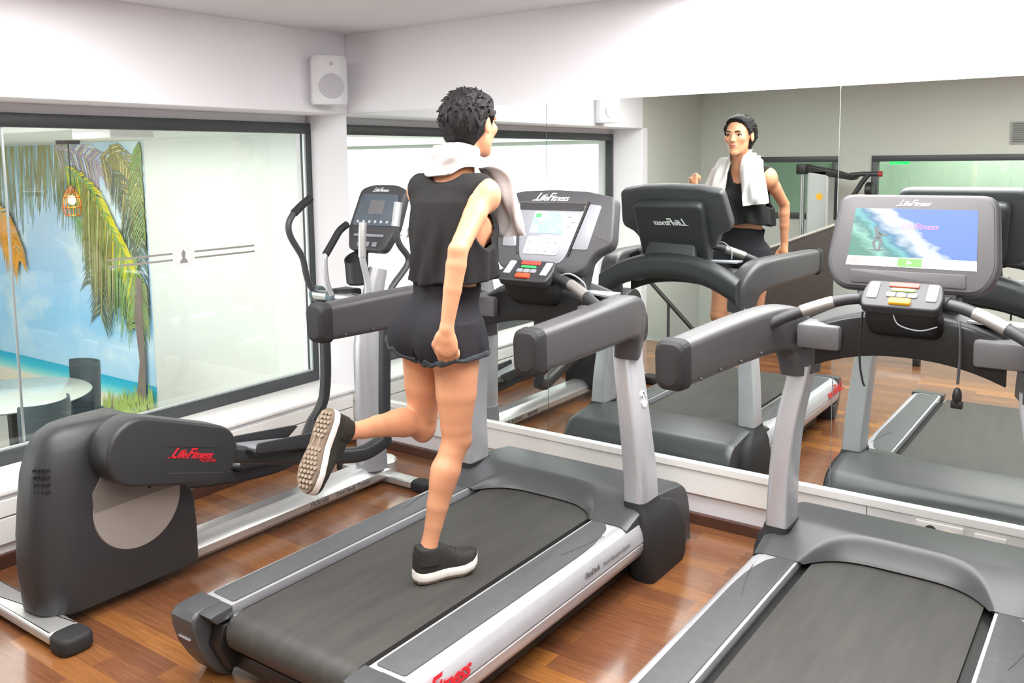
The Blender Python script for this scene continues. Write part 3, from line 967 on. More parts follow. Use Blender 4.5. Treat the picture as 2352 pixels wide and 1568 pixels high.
# ------------------------------------------------------------------ treadmills
def treadmill(name, label, x0, dy, kind):
    T = thing(name, label, 'treadmill', (x0, -1.1 + dy, 0), 0, 'treadmills facing the mirror')
    S = Matrix.Translation((0, 1.1, 0))           # local frame below: x across, y as world (mirror at 0), z up

    def B(mb, nm, m, parent=T, smooth=40, mats=None):
        mb.bm.transform(S) if parent is T else mb.bm.transform(S)
        return mb.build(nm, m, parent, smooth, mats)

    # running deck and belt
    B(MB().box((-0.30, -1.96, 0.10), (0.30, -0.45, 0.232), 0.004).box((-0.40, -1.8, 0.03), (-0.34, -0.4, 0.10)).box((0.34, -1.8, 0.03), (0.40, -0.4, 0.10)), 'deck_frame', M_black)
    pr = [(-0.50, 0.247), (-1.0, 0.247), (-1.985, 0.247)]
    for i in range(1, 14):
        a = PI / 2 + PI * i / 14
        pr.append((-1.985 + 0.062 * math.cos(a), 0.185 + 0.062 * math.sin(a)))
    pr += [(-1.985, 0.123), (-0.5, 0.123)]
    B(MB().prism(pr, -0.267, 0.267, 'x'), 'running_belt', M_belt, smooth=30)
    B(MB().cyl((-0.285, -1.985, 0.185), (0.285, -1.985, 0.185), 0.05, 24), 'rear_roller', M_steel)
    B(MB().box((-0.30, -2.0, 0.055), (0.30, -1.92, 0.11), 0.01), 'rear_cross_bar', M_black)
    for s in (-1, 1):
        # silver side rail: profile in (x, z)
        pf = [(0.300, 0.243), (0.302, 0.259), (0.415, 0.261), (0.440, 0.256), (0.460, 0.242), (0.473, 0.218), (0.480, 0.183), (0.473, 0.180), (0.473, 0.176), (0.480, 0.173), (0.479, 0.15), (0.468, 0.125), (0.45, 0.105), (0.42, 0.10), (0.33, 0.10), (0.31, 0.2)]
        pf = [(s * a, b) for a, b in pf]
        rail = B(MB().prism(pf, -2.0, -0.60, 'y'), 'side_rail', M_silver, smooth=32)
        pts = [(0.314, -1.98), (0.422, -1.98), (0.428, -1.06), (0.42, -0.93), (0.395, -0.82), (0.355, -0.775), (0.312, -0.775)]
        B(MB().prism(rpoly([(s * a, b) for a, b in pts], [0.01, 0.012, 0.08, 0.08, 0.05, 0.03, 0.008]), 0.2585, 0.2635, 'z', 0.0012, 1), 'foot_pad', M_foot, rail)
        arc = [(0.318 + 0.11 * math.sin(t) , -1.30 + 0.34 * t, 0.264) for t in np.linspace(0.55, 1.2, 8)]
        B(MB().tube([(s * a, b, c) for a, b, c in arc], 0.0011, 6), 'pad_line', M_bezel, rail)
        if s > 0:
            logo('logo', 0.088, S @ basis((0.4790, -1.90, 0.216), (0, 1, 0), (-0.16, 0, 1)), M_red, rail, 0.4, 0.001)
            text('model_lettering', 'FlexDeck', 0.026, S @ basis((0.4780, -1.12, 0.213), (0, 1, 0), (-0.12, 0, 1)), M_dark_ink, rail, 0.2, align='LEFT')
            text('model_lettering', 'Shock Absorption System', 0.019, S @ basis((0.4780, -0.995, 0.211), (0, 1, 0), (-0.12, 0, 1)), M_bezel_ink, rail, 0.1, align='LEFT')
        # rear end cap
        cap = [(-2.0, 0.264), (-2.06, 0.262), (-2.095, 0.256), (-2.112, 0.238), (-2.110, 0.20), (-2.092, 0.14), (-2.06, 0.08), (-2.025, 0.03), (-1.995, 0.004), (-1.97, 0.0), (-1.96, 0.02), (-1.96, 0.09), (-2.0, 0.10)]
        c = B(MB().prism(cap, s * 0.345, s * 0.464, 'x', 0.014, 4).prism([(-2.0, 0.262), (-2.06, 0.261), (-2.085, 0.256), (-2.06, 0.225), (-2.0, 0.225)], s * 0.290, s * 0.36, 'x', 0.004), 'end_cap', M_hood, smooth=35)
        B(MB().box((min(s * 0.372, s * 0.432), -2.106, 0.166), (max(s * 0.372, s * 0.432), -2.09, 0.172), 0.001), 'cap_line', M_silver, c)
        B(MB().prism([(-1.9, 0.22), (-2.04, 0.215), (-2.06, 0.15), (-2.02, 0.06), (-1.9, 0.05)], s * 0.286, s * 0.344, 'x', 0.006), 'roller_bracket', M_black)

    # motor hood with its scooped belt opening
    nx, ny = 75, 46
    X_ = np.linspace(-0.458, 0.458, nx)
    verts, faces = [], []

    def hood(x, v):
        ax = abs(x)
        yb = -0.655 - 0.130 * min(1.0, ax / 0.292) ** 4
        if v < 0.35:
            y = yb + (0.11) * (v / 0.35)
        elif v < 0.8:
            y = yb + 0.11 + (-0.33 - yb - 0.11) * ((v - 0.35) / 0.45)
        else:
            y = -0.33 + 0.125 * math.sin((v - 0.8) / 0.2 * PI / 2)
        if y < -0.56:
            H = 0.264 + 0.054 * (1 - ((-0.56 - y) / 0.225) ** 1.3)
        elif y < -0.33:
            H = 0.318 - 0.022 * ((y + 0.56) / 0.23) ** 1.6
        else:
            H = 0.296 - 0.275 * (min(1, (v - 0.8) / 0.2)) ** 2.2
        if ax < 0.292:
            d = max(0.0, y - yb)
            zs = 0.253 + 0.075 * (d / 0.10) ** 0.85
            k_ = 0.012
            h_ = max(0.0, min(1.0, 0.5 + 0.5 * (zs - H) / k_))
            H = zs * (1 - h_) + H * h_ - k_ * h_ * (1 - h_)
        edge = max(0.0, (ax - 0.42) / 0.038)
        return (x, y, H - 0.012 * edge * edge)

    for j in range(ny):
        for i in range(nx):
            verts.append(V(hood(X_[i], j / (ny - 1))))
    for j in range(ny - 1):
        for i in range(nx - 1):
            a = j * nx + i
            faces.append((a, a + 1, a + nx + 1, a + nx))
    # side skirts and underside
    nb = len(verts)
    border = [j * nx for j in range(ny)], [j * nx + nx - 1 for j in range(ny)]
    for b_ in border:
        low = []
        for a in b_:
            low.append(len(verts))
            verts.append(V((verts[a].x, verts[a].y, 0.235 if verts[a].y < -0.56 else 0.02)))
        for i in range(ny - 1):
            q = (b_[i], b_[i + 1], low[i + 1], low[i])
            faces.append(q if b_ is border[1] else q[::-1])
    lip = []
    for i in range(nx):
        lip.append(len(verts))
        p = verts[i]
        verts.append(V((p.x, p.y + 0.012, 0.2485)))
    for i in range(nx - 1):
        faces.append((i + 1, i, lip[i], lip[i + 1]))
    verts = [S @ v for v in verts]
    from_pydata('motor_hood', verts, faces, M_hood, T, 50)
    text('hood_lettering', 'LifeFitness', 0.05, S @ basis((0.0, -0.195, 0.20), (-1, 0, 0), (0, -0.2, 1)), M_btn_white, T, 0.35)

    for s in (-1, 1):
        # black boot at the foot of the upright
        rings = []
        for z, ya, yb, xa, xb in ((0.0, -0.66, -0.36, 0.405, 0.505), (0.03, -0.67, -0.345, 0.40, 0.51), (0.14, -0.69, -0.35, 0.40, 0.512), (0.235, -0.685, -0.385, 0.395, 0.50), (0.275, -0.68, -0.43, 0.375, 0.488), (0.296, -0.675, -0.50, 0.374, 0.475), (0.318, -0.672, -0.52, 0.374, 0.470)):
            pl = rrect(xb - xa, yb - ya, 0.03, 4)
            rings.append([V((s * ((xa + xb) / 2 + p[0]), (ya + yb) / 2 + p[1], z)) for p in pl])
        B(MB().loft(rings), 'upright_boot', M_rub)
        # silver upright
        path = [(0.425, -0.600, 0.318), (0.420, -0.607, 0.45), (0.408, -0.618, 0.60), (0.390, -0.618, 0.74), (0.368, -0.606, 0.86), (0.362, -0.600, 0.92)]
        wd = [(0.088, 0.138), (0.086, 0.132), (0.083, 0.124), (0.081, 0.118), (0.080, 0.114), (0.080, 0.112)]
        rings = []
        for (px, py, pz), (wx, wy) in zip(*catmull([V(p) for p in path], wd, 4)):
            rings.append([V((s * px + p[0], py + p[1], pz)) for p in rpoly([(-wx / 2, -wy / 2), (wx / 2 * 0.72, -wy / 2), (wx / 2, -wy / 2 * 0.45), (wx / 2, wy / 2), (-wx / 2, wy / 2)] if s > 0 else [(wx / 2, wy / 2), (-wx / 2, wy / 2), (-wx / 2, -wy / 2 * 0.45), (-wx / 2 * 0.72, -wy / 2), (wx / 2, -wy / 2)][::-1], 0.014, 3)])
        u_ = B(MB().loft(rings), 'upright', M_silver, smooth=30)
        if s > 0:
            e = MB()
            M_ = basis((0.433, -0.605, 0.72), (0, 1, 0), (-0.12, 0, 1))
            for a0, a1 in ((0.3, 2.6), (3.4, 5.9)):
                e.tube([M_ @ V((0.021 * math.cos(a), 0.030 * math.sin(a), 0.003)) for a in np.linspace(a0, a1, 14)], 0.0035, 6)
            e.tube([M_ @ V((-0.006, -0.018, 0.003)), M_ @ V((0.004, 0.0, 0.003)), M_ @ V((-0.004, 0.018, 0.003))], 0.004, 6)
            B(e, 'round_emblem', M_white_ink, u_)
        # padded arm: horizontal sleeve that bends down onto the upright
        path = [(0.467, -1.425, 1.065), (0.460, -1.22, 1.066), (0.447, -1.0, 1.067), (0.425, -0.78, 1.065), (0.402, -0.670, 1.050), (0.384, -0.615, 1.010), (0.371, -0.603, 0.95), (0.364, -0.602, 0.885)]
        wd = [(0.088, 0.136), (0.092, 0.146), (0.095, 0.154), (0.098, 0.160), (0.100, 0.166), (0.102, 0.164), (0.100, 0.150), (0.096, 0.132)]
        pr_ = [rrect(a, b, 0.026, 4) for a, b in wd]
        B(MB().sweep([(s * a, b, c) for a, b, c in path], pr_, (1, 0, 0) if False else None, True, 4), 'arm', M_pad, smooth=50)
        path = [(0.4705, -1.470, 1.062), (0.4703, -1.464, 1.062), (0.4700, -1.45, 1.063), (0.4690, -1.415, 1.064), (0.468, -1.412, 1.064)]
        wd = [(0.06, 0.104), (0.082, 0.130), (0.094, 0.146), (0.098, 0.150), (0.07, 0.11)]
        B(MB().sweep([(s * a, b, c) for a, b, c in path], [rrect(a, b, 0.028, 4) for a, b in wd]), 'arm_end_cap', M_rub, smooth=22)
        for yy in (-1.36, -1.22, -1.08, -0.93):
            B(MB().ball((s * (0.4155 if yy < -1.3 else 0.412 if yy < -1.15 else 0.403 if yy < -1.0 else 0.392), yy, 1.012), 0.005, 8), 'bolt', M_bezel)

    # arched dash between the arms
    path, pf = [], []
    for i in range(17):
        u = -1 + 2 * i / 16
        zc = 1.105 - 0.115 * abs(u) ** 2.2
        path.append(V((0.385 * u, -0.555 - 0.02 * (1 - u * u), zc)))
        h = 0.135 + 0.0 * abs(u)
        pf.append(rpoly([(-0.10, -h / 2 + 0.03), (0.06, -h / 2), (0.085, -h / 2 + 0.03), (0.08, h / 2 - 0.02), (0.03, h / 2), (-0.11, h / 2 - 0.03)], 0.02, 3))
    rings = [[p + V((0, a, b)) for a, b in f_] for p, f_ in zip(path, pf)]
    B(MB().loft(rings), 'dash_bar', M_dark2, smooth=45)
    rings = [[p + V((0, a, b)) for a, b in rpoly([(-0.128, -0.105), (-0.098, -0.105), (-0.098, 0.03), (-0.128, 0.03)], 0.008, 2)] for p in path[2:-2]]
    B(MB().loft(rings), 'dash_inner_panel', M_black, smooth=45)
    for s in (-1, 1):
        B(MB().box((min(s * 0.20, s * 0.345), -0.725, 1.00), (max(s * 0.20, s * 0.345), -0.60, 1.085), 0.012), 'storage_tray', M_tray)
        B(MB().prism(rpoly([(s * 0.17, -0.655), (s * 0.335, -0.70), (s * 0.335, -0.60), (s * 0.17, -0.60)], 0.01), 1.125 if s < 0 else 1.125, 1.132, 'z'), 'tray_label', M_grey_panel) if s > 0 else None
        # heart rate grip bar
        pts = [(0.10, -0.735, 1.195), (0.18, -0.765, 1.185), (0.27, -0.80, 1.155), (0.36, -0.835, 1.115), (0.425, -0.86, 1.075)]
        p_, _ = catmull([V((s * a, b, c)) for a, b, c in pts], 0, 6)
        h = B(MB().tube(p_, 0.019, 18), 'grip_bar', M_dark2)
        n_ = len(p_)
        B(MB().tube(p_[int(n_ * 0.32):int(n_ * 0.62)], 0.0205, 18), 'pulse_sensor', M_sensor, h)
        B(MB().tube(p_[:int(n_ * 0.18)], 0.023, 12), 'grip_collar', M_rub, h)
    # keypad pod under the console
    Mk = basis((0, -0.765, 1.205), (1, 0, 0), (0, 0.80, 0.60))
    B(MB().prism(rpoly([(-0.115, -0.055), (0.115, -0.055), (0.123, 0.0), (0.11, 0.065), (-0.11, 0.065), (-0.123, 0.0)], 0.02), -0.025, 0.012, 'z', 0.008, 3, M=Mk), 'keypad_pod', M_dark2)
    kp = T.children[-1]
    B(MB().sweep([(0, -0.62, 1.10), (0, -0.70, 1.115), (0, -0.745, 1.15), (0, -0.762, 1.185)], [rrect(0.20, 0.09, 0.03), rrect(0.225, 0.09, 0.03), rrect(0.225, 0.085, 0.03), rrect(0.20, 0.07, 0.025)], None, True, 3), 'keypad_neck', M_black)

    def key(nm, u0, u1, v0, v1, m, h=0.016):
        B(MB().prism(rpoly([(u0, v0), (u1, v0), (u1, v1), (u0, v1)], 0.005, 2), 0.008, h, 'z', 0.0015, 1, M=Mk), nm, m, kp)

    key('side_key', -0.103, -0.072, -0.02, 0.052, M_btn_white)
    key('side_key', 0.072, 0.103, -0.02, 0.052, M_btn_white)
    key('red_key', -0.045, 0.045, 0.035, 0.055, M_btn_red)
    key('green_key', -0.036, 0.036, 0.016, 0.029, M_btn_green if kind == 'led' else M_btn_lime)
    for i in range(3):
        key('grey_key', -0.046 + 0.032 * i, -0.018 + 0.032 * i, -0.010, 0.010, M_grey_panel)
    key('stop_button', -0.032, 0.032, -0.043, -0.020, M_btn_orange if kind == 'led' else M_btn_yellow, 0.022)

    # console
    if kind == 'led':
        Mc = basis((0.006, -0.628, 1.362), (1, 0, 0), (0, 0.38, 0.925))
        half = [(0.155, 0.178), (0.276, 0.155), (0.284, 0.140), (0.308, -0.022), (0.300, -0.052), (0.248, -0.078), (0.226, -0.110), (0.212, -0.150), (0.165, -0.175)]
        ol = [(-a, b) for a, b in half[::-1]] + [(0, 0.184)] + half
        con = B(MB().prism(rpoly(ol, 0.016, 2)[::-1], -0.06, 0.0, 'z', 0.012, 3, M=Mc), 'console', M_dark)
        bkm = MB().prism(rpoly([(-0.195, 0.115), (0.195, 0.115), (0.185, -0.262), (-0.185, -0.262)], 0.04), -0.125, -0.05, 'z', 0.02, 3, M=Mc)
        bk = B(bkm, 'console_back', M_dark2, con)
        logo('back_logo', 0.055, S @ Mc @ basis((0, 0.02, -0.1265), (-1, 0, 0), (0, 1, 0)), M_white_ink, bk)
        B(MB().prism(rpoly([(-0.165, 0.125), (0.165, 0.125), (0.115, -0.10), (0.09, -0.135), (-0.09, -0.135), (-0.115, -0.10)][::-1], 0.02), -0.01, 0.004, 'z', 0.002, 1, M=Mc), 'display_panel', M_grey_panel, con)
        dp = con.children[-1]
        B(MB().prism([(-0.155, 0.118), (-0.15, 0.09), (0.15, 0.09), (0.155, 0.118)][::-1] if False else [(-0.155, 0.09), (0.155, 0.09), (0.158, 0.118), (-0.158, 0.118)], 0.002, 0.006, 'z', M=Mc), 'message_window', M_black, dp)
        B(MB().tube([Mc @ V(q) for q in ((-0.16, 0.10, 0.006), (-0.163, 0.122, 0.006), (0.163, 0.122, 0.006), (0.16, 0.10, 0.006))], 0.003, 6), 'chrome_trim', M_steel, dp)
        kk = NT('lcd_screen')
        vec = kk.coord((1, 1, 1))
        kk.l(kk.ramp(kk.noise(vec, 16, 2), [(0.4, srgb(226, 244, 246)), (0.6, srgb(176, 222, 236))]), kk.b.inputs['Emission Color'])
        kk.b.inputs['Emission Strength'].default_value = 0.85
        kk.b.inputs['Base Color'].default_value = (0.1, 0.12, 0.13, 1)
        B(MB().prism([(-0.085, -0.01), (0.075, -0.01), (0.08, 0.083), (-0.075, 0.083)], 0.003, 0.007, 'z', M=Mc), 'screen', kk.m, dp)
        B(MB().prism([(-0.066, 0.058), (-0.04, 0.058), (-0.04, 0.074), (-0.064, 0.074)], 0.007, 0.008, 'z', M=Mc), 'screen_icon', M_btn_green, dp)
        B(MB().prism(rpoly([(-0.095, -0.10), (0.07, -0.10), (0.078, -0.025), (-0.085, -0.025)], 0.01), 0.002, 0.007, 'z', M=Mc), 'keypad_card', M_btn_white, dp)
        for i in range(4):
            for j in range(2):
                B(MB().cyl(Mc @ V((-0.07 + 0.042 * i, -0.082 + 0.036 * j, 0.006)), Mc @ V((-0.07 + 0.042 * i, -0.082 + 0.036 * j, 0.009)), 0.006, 10), 'card_key', M_grey_panel, dp)
        for j in range(3):
            B(MB().cyl(Mc @ V((0.10 + 0.02 * (j % 2), 0.07 - 0.022 * j, 0.003)), Mc @ V((0.10 + 0.02 * (j % 2), 0.07 - 0.022 * j, 0.007)), 0.007, 10), 'select_key', M_btn_white, dp)
        for s in (-1, 1):
            B(MB().prism(rpoly([(s * 0.178, 0.12), (s * 0.232, 0.115), (s * 0.205, -0.07), (s * 0.135, -0.07)], 0.008), -0.004, 0.004, 'z', 0.001, 1, M=Mc), 'side_panel', M_grey_panel, con)
            B(MB().tube([Mc @ V((s * 0.172, 0.13, 0.003)), Mc @ V((s * 0.122, -0.10, 0.003))], 0.005, 8), 'panel_divider', M_black, con)
        logo('logo', 0.05, S @ Mc @ basis((0, 0.150, 0.001), (1, 0, 0), (0, 1, 0)), M_white_ink, con, 0.5)
        B(MB().sweep([Mc @ V((0, -0.10, -0.075)), V((0, -0.585, 1.17)), V((0, -0.575, 1.10))], [rrect(0.26, 0.07, 0.02), rrect(0.28, 0.09, 0.02), rrect(0.30, 0.11, 0.02)]), 'console_neck', M_dark2)
    else:
        Mc = basis((-0.012, -0.60, 1.372), (1, 0, 0), (0, 0.30, 0.95))
        con = B(MB().prism(rpoly([(-0.245, 0.160), (0.245, 0.160), (0.268, -0.092), (0.225, -0.170), (-0.225, -0.170), (-0.268, -0.092)][::-1], [0.06, 0.06, 0.05, 0.05, 0.05, 0.05], 6), -0.055, 0.0, 'z', 0.014, 3, M=Mc), 'console', M_dark)
        B(MB().prism(rpoly([(-0.232, 0.150), (0.232, 0.150), (0.252, -0.088), (0.215, -0.160), (-0.215, -0.160), (-0.252, -0.088)][::-1], [0.05, 0.05, 0.045, 0.05, 0.05, 0.045], 6), -0.004, 0.003, 'z', 0.002, 2, M=Mc), 'screen_bezel', M_bezel, con)
        bz = con.children[-1]
        # touch screen: a wave picture with its bottom menu strip
        kk = NT('wave_screen_picture')
        tcx = kk.n('ShaderNodeUVMap')
        nz = kk.n('ShaderNodeTexNoise')
        nz.inputs['Scale'].default_value = 5.5
        nz.inputs['Detail'].default_value = 7
        kk.l(tcx.outputs[0], nz.inputs['Vector'])
        sp_ = kk.n('ShaderNodeSeparateXYZ')
        kk.l(tcx.outputs[0], sp_.inputs[0])
        # crest line: falls from upper middle to lower right
        m1 = kk.n('ShaderNodeMath', operation='MULTIPLY_ADD')
        m1.inputs[1].default_value = 0.45
        kk.l(sp_.outputs['Y'], m1.inputs[0])
        kk.l(sp_.outputs['X'], m1.inputs[2])
        m2 = kk.n('ShaderNodeMath', operation='MULTIPLY_ADD')
        m2.inputs[1].default_value = 0.34
        kk.l(nz.outputs[0], m2.inputs[0])
        kk.l(m1.outputs[0], m2.inputs[2])
        colr = kk.ramp(m2.outputs[0], [(0.36, srgb(50, 150, 130)), (0.47, srgb(150, 225, 205)), (0.54, srgb(20, 140, 140)), (0.62, srgb(100, 205, 205)), (0.70, srgb(30, 130, 180)), (0.82, srgb(235, 246, 255)), (0.92, srgb(225, 240, 255)), (0.99, srgb(70, 130, 236)), (1.0, srgb(88, 142, 240))])
        kk.l(colr, kk.b.inputs['Emission Color'])
        kk.b.inputs['Emission Strength'].default_value = 0.76
        kk.b.inputs['Base Color'].default_value = (0.02, 0.02, 0.02, 1)
        sb = MB()
        q4 = [(-0.195, -0.058), (0.198, -0.058), (0.190, 0.108), (-0.186, 0.108)]
        sb.prism(q4, 0.002, 0.0045, 'z', M=Mc)
        scr = B(sb, 'touch_screen', kk.m, bz, 0)
        uv = scr.data.uv_layers.new(name='UVMap')
        Mi = (S @ Mc).inverted()
        for lp in scr.data.loops:
            c_ = Mi @ scr.data.vertices[lp.vertex_index].co
            uv.data[lp.index].uv = ((c_.x + 0.195) / 0.39, (c_.y + 0.058) / 0.166)
        E_strip = emit_mat('screen_strip_white', srgb(222, 234, 246), 0.74)
        B(MB().prism([(-0.199, -0.090), (0.201, -0.090), (0.198, -0.058), (-0.195, -0.058)], 0.002, 0.0046, 'z', M=Mc), 'menu_strip', E_strip, bz, 0)
        E_g = emit_mat('screen_green_tab', srgb(84, 172, 66), 0.7)
        B(MB().prism([(-0.035, -0.088), (0.040, -0.088), (0.040, -0.060), (-0.035, -0.060)], 0.004, 0.0054, 'z', M=Mc), 'go_tab', E_g, bz, 0)
        B(MB().prism([(-0.006, -0.082), (0.010, -0.074), (-0.006, -0.066)], 0.005, 0.0062, 'z', M=Mc), 'go_arrow', emit_mat('screen_white', (1, 1, 1, 1), 0.9), bz, 0)
        B(MB().prism([(-0.190, -0.085), (-0.150, -0.085), (-0.150, -0.063), (-0.189, -0.063)], 0.004, 0.0054, 'z', M=Mc), 'picture_tab', emit_mat('screen_red_tab', srgb(196, 120, 120), 0.7), bz, 0)
        B(MB().prism([(0.150, -0.085), (0.192, -0.085), (0.190, -0.063), (0.150, -0.063)], 0.004, 0.0054, 'z', M=Mc), 'picture_tab', emit_mat('screen_grey_tab', srgb(140, 136, 170), 0.7), bz, 0)
        text('screen_lettering', 'LifeFitness', 0.027, S @ Mc @ basis((0.02, 0.048, 0.0048), (1, 0, 0), (0, 1, 0)), emit_mat('screen_red_text', srgb(226, 96, 130), 0.72), bz, 0.4, 0.0004)
        sf = MB()                                                      # the little surfer on the wave
        for pl_ in ([(-0.118, 0.044), (-0.108, 0.046), (-0.104, 0.036), (-0.110, 0.030), (-0.118, 0.034)], [(-0.116, 0.032), (-0.100, 0.030), (-0.092, 0.010), (-0.102, 0.002), (-0.112, 0.008)], [(-0.104, 0.026), (-0.082, 0.018), (-0.072, 0.022), (-0.074, 0.016), (-0.084, 0.011), (-0.100, 0.016)],
                    [(-0.112, 0.010), (-0.102, 0.006), (-0.112, -0.012), (-0.106, -0.034), (-0.114, -0.034), (-0.122, -0.012)], [(-0.102, 0.010), (-0.092, 0.008), (-0.089, -0.012), (-0.094, -0.034), (-0.102, -0.034), (-0.098, -0.012)], [(-0.135, -0.035), (-0.10, -0.033), (-0.066, -0.030), (-0.10, -0.041)]):
            sf.prism(pl_, 0.0044, 0.0052, 'z', M=Mc)
        sfm = emit_mat('screen_dark_figure', srgb(70, 76, 80), 0.35)
        B(sf, 'surfer_figure', sfm, bz)
        logo('logo', 0.030, S @ Mc @ basis((0.005, 0.129, 0.0036), (1, 0, 0), (0, 1, 0)), M_white_ink, con, 0.5)
        B(MB().prism(rpoly([(-0.175, -0.150), (0.175, -0.150), (0.172, -0.104), (-0.186, -0.104)], 0.006), 0.0, 0.007, 'z', 0.002, 1, M=Mc), 'reading_ledge', M_bezel, con)
        bk = B(MB().prism(rpoly([(-0.19, 0.12), (0.19, 0.12), (0.17, -0.13), (-0.17, -0.13)], 0.04), -0.12, -0.05, 'z', 0.02, 3, M=Mc), 'console_back', M_dark2, con)
        for i in range(6):
            for s in (-1, 1):
                B(MB().box((s * 0.15 - 0.045, 0.03 + 0.012 * i - (0.09 if i > 2 else 0), -0.1225), (s * 0.15 + 0.045 - 0.03, 0.036 + 0.012 * i - (0.09 if i > 2 else 0), -0.119), M=Mc), 'vent_slot', M_black, bk)
        B(MB().box((-0.13, -0.196, -0.05), (0.15, -0.155, -0.008), 0.006, M=Mc), 'under_console_box', M_black, con)
        B(MB().box((0.03, -0.193, -0.009), (0.12, -0.187, -0.006), M=Mc), 'card_slot', M_grey_panel, con)
        B(MB().sweep([Mc @ V((0, -0.10, -0.075)), V((0, -0.575, 1.17)), V((0, -0.57, 1.10))], [rrect(0.26, 0.07, 0.02), rrect(0.28, 0.09, 0.02), rrect(0.30, 0.11, 0.02)]), 'console_neck', M_dark2)
        # looped headphone lead, dangling safety key cord and plug
        c1 = [(0.155, -0.70, 1.135), (0.165, -0.735, 1.10), (0.168, -0.74, 1.03), (0.166, -0.74, 0.97), (0.165, -0.74, 0.945)]
        cd = B(MB().tube(c1, 0.0045, 8, smoothpath=5), 'safety_cord', M_dark)
        B(MB().ball((0.165, -0.74, 0.905), 0.02, 10, (0.7, 0.7, 1.5)).box((0.148, -0.75, 0.868), (0.182, -0.73, 0.892), 0.004), 'safety_clip', M_black, cd)
        B(MB().tube([(-0.02, -0.79, 1.158), (0.0, -0.80, 1.125), (0.06, -0.80, 1.112), (0.11, -0.795, 1.128)], 0.0022, 6, smoothpath=6), 'cord_loop', M_grey_panel)
        B(MB().tube([(-0.12, -0.755, 1.15), (-0.125, -0.76, 1.06), (-0.123, -0.76, 0.98), (-0.112, -0.76, 0.92), (-0.105, -0.76, 0.905)], 0.0035, 6, smoothpath=5), 'audio_lead', M_black)
    if kind == 'led':
        B(MB().tube([(0.12, -0.76, 1.185), (0.19, -0.76, 1.215), (0.25, -0.745, 1.18), (0.255, -0.74, 1.13)], 0.0035, 6, smoothpath=6), 'lead_loop', M_grey_panel)
    return T


t1 = treadmill('treadmill', 'dark grey treadmill with the woman running on its belt', 1.782, 0.0, 'led')
t2 = treadmill('treadmill', 'empty treadmill with bright wave picture on its touch screen, at right', 3.161, 0.085, 'touch')

# ------------------------------------------------------------------ elliptical trainer
E_ = thing('elliptical_trainer', 'charcoal elliptical trainer with silver base rail beside the window', 'elliptical trainer')
prof = [(-0.075, 0.03), (0.075, 0.03), (0.085, 0.045), (0.085, 0.075), (0.06, 0.105), (0.035, 0.118), (-0.035, 0.118), (-0.06, 0.105), (-0.085, 0.075), (-0.085, 0.045)]
rail = MB().prism([(0.585 + a, b) for a, b in prof], -1.70, -0.40, 'y').build('base_rail', M_alu, E_, 25)
text('rail_lettering', 'FitStride', 0.034, basis((0.6712, -0.96, 0.06), (0, 1, 0), (0, 0, 1)), M_dark_ink, rail, 0.3, align='LEFT')
text('rail_lettering', 'Total Body Trainer', 0.030, basis((0.6712, -0.80, 0.06), (0, 1, 0), (0, 0, 1)), M_dark_ink, rail, 0.2, align='LEFT')
MB().cyl((0.585, -0.40, 0.03), (0.585, -0.40, 0.115), 0.085, 28, bev=0.01).build('rail_end', M_alu, E_)
ff = MB().prism(rpoly([(0.34, -0.445), (0.83, -0.445), (0.83, -0.37), (0.34, -0.37)], 0.01), 0.012, 0.05, 'z', 0.008).build('front_foot', M_alu, E_)
for xa, xb in ((0.29, 0.345), (0.825, 0.93)):
    MB().prism(rpoly([(xa, -0.448), (xb, -0.448), (xb, -0.367), (xa, -0.367)], 0.03), 0.0, 0.054, 'z', 0.012).build('foot_cap', M_rub, ff)
rf = MB().prism(rpoly([(0.18, -2.245), (0.80, -2.245), (0.80, -2.135), (0.18, -2.135)], 0.008), 0.018, 0.058, 'z', 0.012).build('rear_foot', M_alu, E_)
for xa, xb in ((0.08, 0.19), (0.79, 0.905)):
    MB().prism(rpoly([(xa, -2.25), (xb, -2.25), (xb, -2.13), (xa, -2.13)], 0.045, 6), 0.0, 0.062, 'z', 0.016).build('foot_cap', M_rub, rf)
# drive housing: plan outlines at rising heights
rings = []
for z, ya, yb, w in ((0.052, -2.200, -1.600, 0.122), (0.07, -2.215, -1.592, 0.126), (0.20, -2.225, -1.592, 0.128), (0.34, -2.222, -1.60, 0.127), (0.45, -2.21, -1.66, 0.125), (0.56, -2.195, -1.74, 0.122), (0.64, -2.17, -1.78, 0.116), (0.69, -2.14, -1.80, 0.104), (0.715, -2.10, -1.83, 0.085), (0.722, -2.04, -1.88, 0.06)):
    pl = rpoly([(-w, yb), (-w, ya + 0.10), (-w * 0.62, ya + 0.012), (0, ya), (w * 0.62, ya + 0.012), (w, ya + 0.10), (w, yb)], [0.02, 0.1, 0.1, 0.1, 0.1, 0.1, 0.02], 4)
    rings.append([V((0.600 + p[0], p[1], z)) for p in pl])
hs = MB().loft(rings).build('drive_housing', M_dark2, E_, 35)
MB().cyl((0.72, -1.845, 0.385), (0.7305, -1.845, 0.385), 0.178, 56, bev=0.003).build('crank_disc', mat('warm_grey_disc', srgb(156, 150, 145), 0.42, 0.1, var=0.03), hs)
MB().prism([(-2.02, 0.40), (-1.67, 0.40), (-1.67, 0.46), (-1.72, 0.53), (-1.98, 0.53), (-2.02, 0.47)], 0.725, 0.7325, 'x').build('disc_shade', mat('taupe_disc_shade', srgb(120, 115, 110), 0.5, var=0.03), hs)  # darker sheet on the disc, imitates shade under the crank cover
MB().cyl((0.73, -1.80, 0.43), (0.7345, -1.80, 0.43), 0.007, 10).build('disc_bolt', M_black, hs)
g = MB()
for r in range(4):
    for c in range(4):
        g.box((0.654 + 0.012 * c, -2.192 + 0.0085 * c, 0.51 + 0.026 * r), (0.661 + 0.012 * c, -2.175 + 0.0085 * c, 0.518 + 0.026 * r))
